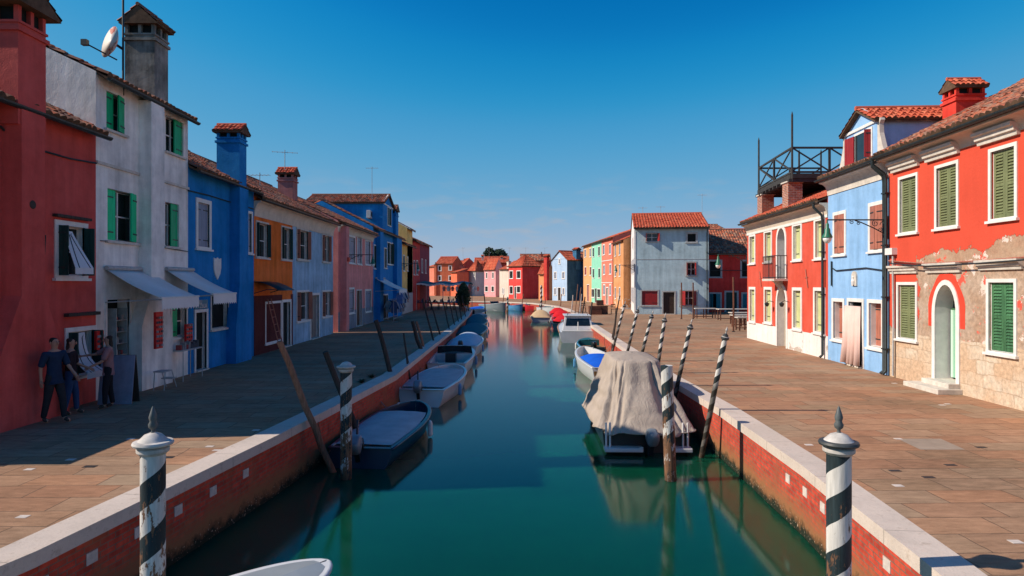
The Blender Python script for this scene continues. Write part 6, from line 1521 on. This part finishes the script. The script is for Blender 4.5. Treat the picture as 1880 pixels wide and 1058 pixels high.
for i in range(7): z = .25+i*.3; t = z/2.2; mb = MB(); mb.tube([(-.22*(1-.1*t)-.35*t,.42*t,z),(.22*(1-.1*t)-.35*t,.42*t,z)], .014, 5); mb.build('rung', M['brownred'], r)
# curved door canopy
r = thing('door_canopy', 'curved dark canopy over the doorway of the orange house', 'canopy', local(L4, .9, 0, 2.55), L4.root.rotation_euler.z); mb = MB(); vs = []
for i in range(9):
    t = i/8; vs += [(-.9,-1.0*t,.35*math.cos(t*PI/2)),(.9,-1.0*t,.35*math.cos(t*PI/2))]
mb.add(vs, [(2*i,2*i+1,2*i+3,2*i+2) for i in range(8)]); cc = mb.build('sheet', M['dark_metal'], r, recalc=False, smooth=True); cc.modifiers.new('t','SOLIDIFY').thickness = .015
for x in (-.85,.85): mb = MB(); mb.tube([(x,0,-.1),(x,-.5,.05),(x,-.97,.03)], .018, 6); mb.build('bracket', M['dark_metal'], r)
# clothes stall
cols = [(.05,.09,.2),(.4,.4,.4),(.3,.12,.1),(.02,.03,.04),(.35,.3,.26),(.10,.2,.45),(.42,.44,.48)]
gmm = [simple('garment_cloth', c, .9) for c in cols]
def garment(loc, i, label):
    mb = MB(); w, L = .22, .85; n = 10; vs = []
    for k in range(n+1):
        t = k/n; ww = .06 if k == 0 else (w*(.95 if k > 1 else .8)); z = -.08-L*t; vs += [(-ww,-.03+.02*math.sin(k),z),(ww,-.03-.02*math.sin(k*1.3),z),(ww,.03,z),(-ww,.03,z)]
    mb.add(vs, [(4*k+j,4*k+(j+1)%4,4*k+4+(j+1)%4,4*k+4+j) for k in range(n) for j in range(4)])
    for sg_ in (-1,1): mb.bar((sg_*w*.7,0,-.16),(sg_*(w+.12),0,-.62),.1,.05)
    mb.tube([(0,0,-.1),(0,0,0)], .008, 4)
    o = mb.build('hanging_garment', gmm[i%7], None, loc=loc); o.rotation_euler = (0,0,R(20*(i%5))); return tag(o, label, 'garment', 'clothes hanging at the stall')
words = ['navy','light grey','russet','black','beige','mid blue','silver grey']
for k, (x, y0, y1, nm) in enumerate(((-8.6,47.5,51.5,'front'),(-9.3,49,53,'rear'))):
    r = thing('clothes_rack', '%s metal clothes rail under the long white awning' % nm, 'clothes rack', (x,(y0+y1)/2,0), PI/2); Lr = (y1-y0)/2
    mb = MB(); mb.tube([(-Lr,0,0),(-Lr,0,1.6),(Lr,0,1.6),(Lr,0,0)], .02, 6); mb.tube([(-Lr,-.3,.03),(-Lr,.3,.03)], .02, 6); mb.tube([(Lr,-.3,.03),(Lr,.3,.03)], .02, 6); mb.tube([(-Lr,0,.25),(Lr,0,.25)], .015, 6); mb.build('rail', M['grey_trim'], r)
    for i in range(14):
        y = y0+.2+(y1-y0-.4)*i/13; g = garment((x,y,1.58), i*3+k, '%s garment on the %s clothes rail, number %s from the near end' % (words[(i*3+k)%7], nm, 'one two three four five six seven eight nine ten eleven twelve thirteen fourteen'.split()[i]))
for i in range(5): garment((-8.35,48.6+i*.9,2.25), i+5, '%s garment hung from the front bar of the long awning, %s of five' % (words[(i+5)%7], ['first','second','third','fourth','last'][i]))
# market canopy over the quay
tc_ = simple('canopy_teal', (.01,.16,.17), .7, .15, 2, .15)
r = thing('market_canopy', 'teal market canopy on thin posts at the far end of the left quay', 'market canopy', (-7.2,73,0)); mb = MB(); nx, ny = 12, 8; vs = []
for i in range(nx+1):
    for j in range(ny+1): x = -3+5.6*i/nx; y = -4+8*j/ny; vs.append((x, y, 2.75+.25*math.sin(PI*j/ny)+.08*math.sin(i*1.4)))
mb.add(vs, [(i*(ny+1)+j,(i+1)*(ny+1)+j,(i+1)*(ny+1)+j+1,i*(ny+1)+j+1) for i in range(nx) for j in range(ny)])
c_ = mb.build('canopy', tc_, r, recalc=False); c_.modifiers.new('t','SOLIDIFY').thickness = .02
mb = MB(); m = 56; top = [(-3+5.6*i/m,-4.02,2.78+.08*math.sin(i*12/m*1.4)) for i in range(m+1)]; bot = [(x,-4.04,z-.22+.07*abs(math.sin(PI*i/4))) for i, (x,y,z) in enumerate(top)]
mb.add(top+bot, [(i,i+1,m+2+i,m+1+i) for i in range(m)]); v_ = mb.build('valance', M['white_trim'], r, recalc=False); v_.modifiers.new('t','SOLIDIFY').thickness = .015
for x in (-2.9,-.1,2.5):
    for y in (-3.9,3.9): mb = MB(); mb.tube([(x,y,0),(x,y,2.8)], .04, 6); mb.build('post', M['grey_trim'], r)
def crate(loc, size, m, label, group, rz=0):
    r = thing('crate', label, 'crate', loc, rz, group); a, b, c = size
    mb = MB(); mb.box((-a,-b,.0),(a,b,.03))
    mb.build('bottom', M[m], r)
    for sg_ in (-1, 1):
        mb = MB(); n = 4
        for i in range(n): z = .03+(c-.03)*i/n; mb.box((-a,sg_*b-.012,z),(a,sg_*b+.012,z+(c-.03)/n*.85)); mb.box((sg_*a-.012,-b,z),(sg_*a+.012,b,z+(c-.03)/n*.85))
        mb.build('side', M[m], r)
    mb = MB(); mb.box((-a+.02,-b+.02,.03),(a-.02,b-.02,c*.9)); mb.build('contents', M[m], r)
    return r
for i in range(7):
    x = -9.8+i*.8; r = thing('market_table', 'market table of goods under the teal canopy, %s from the left' % ['first','second','third','fourth','fifth','sixth','seventh'][i], 'table', (x,69.6,0), 0, 'tables under the teal canopy')
    mb = MB(); mb.box((-.38,-.4,.75),(.38,.4,.79)); mb.build('table_top', M['wood_dark'], r)
    for sx2 in (-.34,.34):
        for sy2 in (-.36,.36): mb = MB(); mb.tube([(sx2,sy2,0),(sx2,sy2,.75)], .025, 5); mb.build('leg', M['dark_metal'], r)
    g = MB(); rr = random.Random(i)
    for k in range(8): a, b = rr.uniform(-.3,.2), rr.uniform(-.3,.2); g.box((a,b,0),(a+.12,b+.12,rr.uniform(.08,.35)), rr.randrange(3))
    o = g.build('goods_pile', [gmm[(i+q)%7] for q in range(3)], None, loc=(x,69.6,.79)); tag(o, 'pile of %s goods on the %s market table' % (words[i], ['first','second','third','fourth','fifth','sixth','seventh'][i]), 'goods', 'goods on the market tables')
bright = [simple('bright_cloth_%s' % 'ab'[i], c, .9) for i, c in enumerate(((.75,.2,.15),(.75,.7,.65)))]
for i in range(9):
    o = garment((-7.2+i*.45,69.3,2.55), i, 'x'); o['label'] = '%s small shirt hung under the teal canopy edge, %s from the left' % (('red','white')[i%2], ['first','second','third','fourth','fifth','sixth','seventh','eighth','ninth'][i]); o['group'] = 'shirts under the teal canopy'; o.scale = (.7,.7,.6); o.data.materials[0] = bright[i%2]

# benches, crates on the right
def bench_table(px0, px1, py, Y, label, gap=.55):
    a = at(px0, py, Y); b = at(px1, py, Y); r = thing('market_bench', label, 'bench', ((a.x+b.x)/2, Y, 0), 0, 'long pale benches on the square'); W = (b.x-a.x)/2; z = a.z
    mb = MB()
    for k in range(4): mb.box((-W,-.4+k*.2,z-.06),(W,-.4+k*.2+.18,z))
    mb.build('table_top', M['stone_trim'], r)
    for x in (-W+.15, W-.15, 0):
        for y in (-.32,.32): mb = MB(); mb.box((x-.035,y-.035,0),(x+.035,y+.035,z-.06)); mb.build('leg', M['wood_brown'], r)
    mb = MB(); mb.box((-W+.15,.28,.1),(W-.15,.32,.16)); mb.build('stretcher', M['wood_brown'], r)
bench_table(1274,1314,566,53,'long pale bench farthest left on the square by the grey blue house'); bench_table(1317,1375,567,50.2,'long pale bench second from left before the low red house')
bench_table(1340,1385,573.5,45.5,'long pale bench just behind the tall rusty post'); bench_table(1350,1392,582,39.4,'nearest long pale bench beside the coral house'); bench_table(1343,1385,578,42.5,'long pale bench between the two nearest ones')
bg_ = 'brown crates on the right quay'
crate((7.55,59.4,0), (.55,.45,.42), 'wood_brown', 'lower left brown crate on the far right quay', bg_); crate((7.5,59.4,.43), (.5,.4,.34), 'wood_brown', 'brown crate stacked on the lower left one', bg_, .05); crate((8.35,60.1,0), (.4,.4,.78), 'wood_brown', 'tall brown crate right of the stacked pair', bg_); crate((8.1,60.2,.8), (.3,.3,.5), 'wood_brown', 'small topmost brown crate on the tall one', bg_)
for x, y, lab in ((9.35,60.2,'small brown chair right of the brown crates'),(6.95,63.5,'small brown chair left behind the brown crates')):
    r = thing('chair', lab, 'chair', (x,y,0), 0, 'brown chairs by the crates'); mb = MB(); mb.box((-.22,-.22,.43),(.22,.22,.47)); mb.build('seat', M['wood_brown'], r)
    for a in (-.2,.2):
        for b in (-.2,.2): mb = MB(); mb.tube([(a,b,0),(a,b,.43)], .022, 5); mb.build('leg', M['wood_brown'], r)
    mb = MB(); mb.bar((-.2,.2,.47),(-.2,.24,.95),.03,.03); mb.bar((.2,.2,.47),(.2,.24,.95),.03,.03); mb.bar((-.2,.23,.85),(.2,.23,.85),.02,.1); mb.bar((-.2,.22,.65),(.2,.22,.65),.02,.08); mb.build('backrest', M['wood_brown'], r)

# ---------------------------------------------------------------- people on the shaded pavement
skin_m = simple('skin', (.42,.22,.15), .6, .06, 6, .3, bump=.05)
hairm = simple('dark_hair', (.02,.013,.01), .6, .3, 20, .3, bump=.3)
def skinned(name, joints, edges, mat, parent=None, sub=2, root=0):
    me = bpy.data.meshes.new(name); me.from_pydata([j[0] for j in joints], edges, []); o = bpy.data.objects.new(name, me); COL.objects.link(o)
    me.materials.append(mat)
    m = o.modifiers.new('skin', 'SKIN'); m.use_smooth_shade = True
    me.skin_vertices[0].data[root].use_root = True
    for i, j in enumerate(joints):
        r = j[1]; me.skin_vertices[0].data[i].radius = r if isinstance(r, tuple) else (r, r)
    s_ = o.modifiers.new('sub', 'SUBSURF'); s_.levels = sub; s_.render_levels = sub
    if parent: o.parent = parent
    return o
def person(loc, rz, H, top, legs, label, step=.0, armL=(.1,.0), armR=(.1,.0), longhair=False):
    k = H/1.75; V = lambda x, y, z: (x*k, y*k, z*k)      # faces -y
    aL, fL = armL; aR, fR = armR
    def arm(sg_, a, f):
        sh_ = Vector((sg_*.19,0,1.42)); el = sh_+Vector((sg_*.05,-math.sin(a)*.28,-math.cos(a)*.28)); wr = el+Vector((-sg_*.0,-math.sin(a+f)*.25,-math.cos(a+f)*.25)); return sh_, el, wr, (wr-el).normalized()
    J = [(V(0,0,.95),(.13*k,.10*k)),(V(0,0,1.12),(.115*k,.085*k)),(V(0,.01,1.32),(.14*k,.10*k)),(V(0,.01,1.44),(.10*k,.075*k)),(V(0,0,1.51),.048*k),(V(0,-.01,1.58),(.062*k,.075*k)),(V(0,-.01,1.66),(.074*k,.09*k)),(V(0,0,1.73),(.05*k,.06*k))]
    E = [(i,i+1) for i in range(7)]
    for sg_, (a, f) in ((1,(aL,fL)),(-1,(aR,fR))):
        sh_, el, wr, d = arm(sg_, a, f); o = len(J)
        J += [(V(*sh_),.05*k),(V(*el),.038*k),(V(*wr),.026*k),(V(*(wr+d*.06)),(.036*k,.018*k))]; E += [(3,o),(o,o+1),(o+1,o+2),(o+2,o+3)]
        side = Vector((0,1,0)) if abs(d.y) < .7 else Vector((0,0,1)); pl_ = wr+d*.06
        for q in range(4):
            b = pl_+side*(.03-.02*q); L = (.075,.085,.08,.06)[q]; c = len(J); bend = Vector((-sg_*.02,0,0)); J += [(V(*(b+d*.03)),.009*k),(V(*(b+d*(.03+L*.5)+bend*.4)),.008*k),(V(*(b+d*(.02+L)+bend)),.007*k)]; E += [(o+3,c),(c,c+1),(c+1,c+2)]
        c = len(J); th = wr+d*.03; J += [(V(*(th+Vector((-sg_*.0,-.035,0)))),.010*k),(V(*(th+d*.045+Vector((0,-.055,0)))),.008*k)]; E += [(o+2,c),(c,c+1)]
    for sg_ in (1,-1):
        o = len(J); st = step*sg_
        J += [(V(sg_*.09,0,.86),.09*k),(V(sg_*.10,-st*.5-.02,.50),.058*k),(V(sg_*.10,-st+.01,.09),.038*k),(V(sg_*.11,-st-.13,.04),(.04*k,.028*k))]; E += [(0,o),(o,o+1),(o+1,o+2),(o+2,o+3)]
    body = skinned('person', J, E, skin_m); body.location = loc; body.rotation_euler = (0,0,rz); tag(body, label, 'person', 'people on the shaded pavement')
    g = .018*k
    def sub_(ids, extra, name, mat, cutz=None):
        mp_ = {i: n_ for n_, i in enumerate(ids)}; JJ = []
        for i in ids:
            p, r_ = J[i]; r_ = r_ if isinstance(r_, tuple) else (r_, r_); JJ.append((p, (r_[0]+extra, r_[1]+extra)))
        EE = [(mp_[a], mp_[b]) for a, b in E if a in mp_ and b in mp_]
        return skinned(name, JJ, EE, mat, body)
    nA = 18; la = 8; ra = 8+nA; ll = 8+2*nA
    J.append((V(0,0,.84),(.125*k,.10*k))); E.append((0,len(J)-1)); sub_([0,1,2,3,la,la+1,ra,ra+1,len(J)-1], g*1.5, 'shirt', top); sub_([0,1,ll,ll+1,ll+2,ll+4,ll+5,ll+6], g*.9, 'trousers', legs)
    for o_ in (ll, ll+4): skinned('shoe', [(J[o_+2][0],.045*k),(J[o_+3][0],(.05*k,.034*k))], [(0,1)], M['wood_dark'], body, 2)
    hj = [(V(0,.035,1.60),(.068*k,.06*k)),(V(0,.02,1.69),(.085*k,.088*k)),(V(0,.01,1.75),(.06*k,.065*k))]; he = [(0,1),(1,2)]
    if longhair: hj.append((V(0,.06,1.45),(.08*k,.04*k))); he.append((0,3))
    skinned('hair', hj, he, hairm, body)
    mb = MB(); mb.lathe([(.002,-.03),(.016,-.012),(.011,.02),(.004,.03)], 8, V(0,-.105,1.635)); mb.build('nose', skin_m, body, smooth=True)
    for sg_ in (1,-1): mb = MB(); mb.lathe([(.002,-.009),(.009,0),(.002,.009)], 8, V(sg_*.03,-.088,1.665)); mb.build('eye', M['interior'], body); 
    for sg_ in (1,-1): mb = MB(); mb.lathe([(.004,-.03),(.012,-.01),(.014,.012),(.004,.03)], 8, V(sg_*.083,.0,1.64)); mb.build('ear', skin_m, body, smooth=True)
    mb = MB(); mb.box(V(-.022,-.093,1.598),V(.022,-.084,1.604)); mb.build('mouth', simple('lips', (.3,.1,.08)), body)
    return body
cl_ = lambda n, c: simple(n, c, .9, .12, 8, .1, bump=.2)
person((-9.35,13.35,0), R(75), 1.74, cl_('shirt_navy', (.02,.035,.07)), cl_('trousers_dark', (.03,.03,.035)), 'person in navy top and dark trousers walking right along the red wall', .16, (.3,.5), (-.25,.3))
person((-9.55,14.15,0), R(110), 1.66, cl_('shirt_black', (.03,.02,.025)), cl_('trousers_blue', (.03,.06,.14)), 'person in black top and blue jeans behind the one in navy', .1, (.2,.9), (.1,.4), True)
person((-9.2,14.9,0), R(-60), 1.66, cl_('shirt_rose', (.32,.16,.16)), cl_('trousers_black', (.02,.02,.025)), 'person in rose top reaching towards the grey notice board', .08, (.4,.7), (1.1,.35), True)
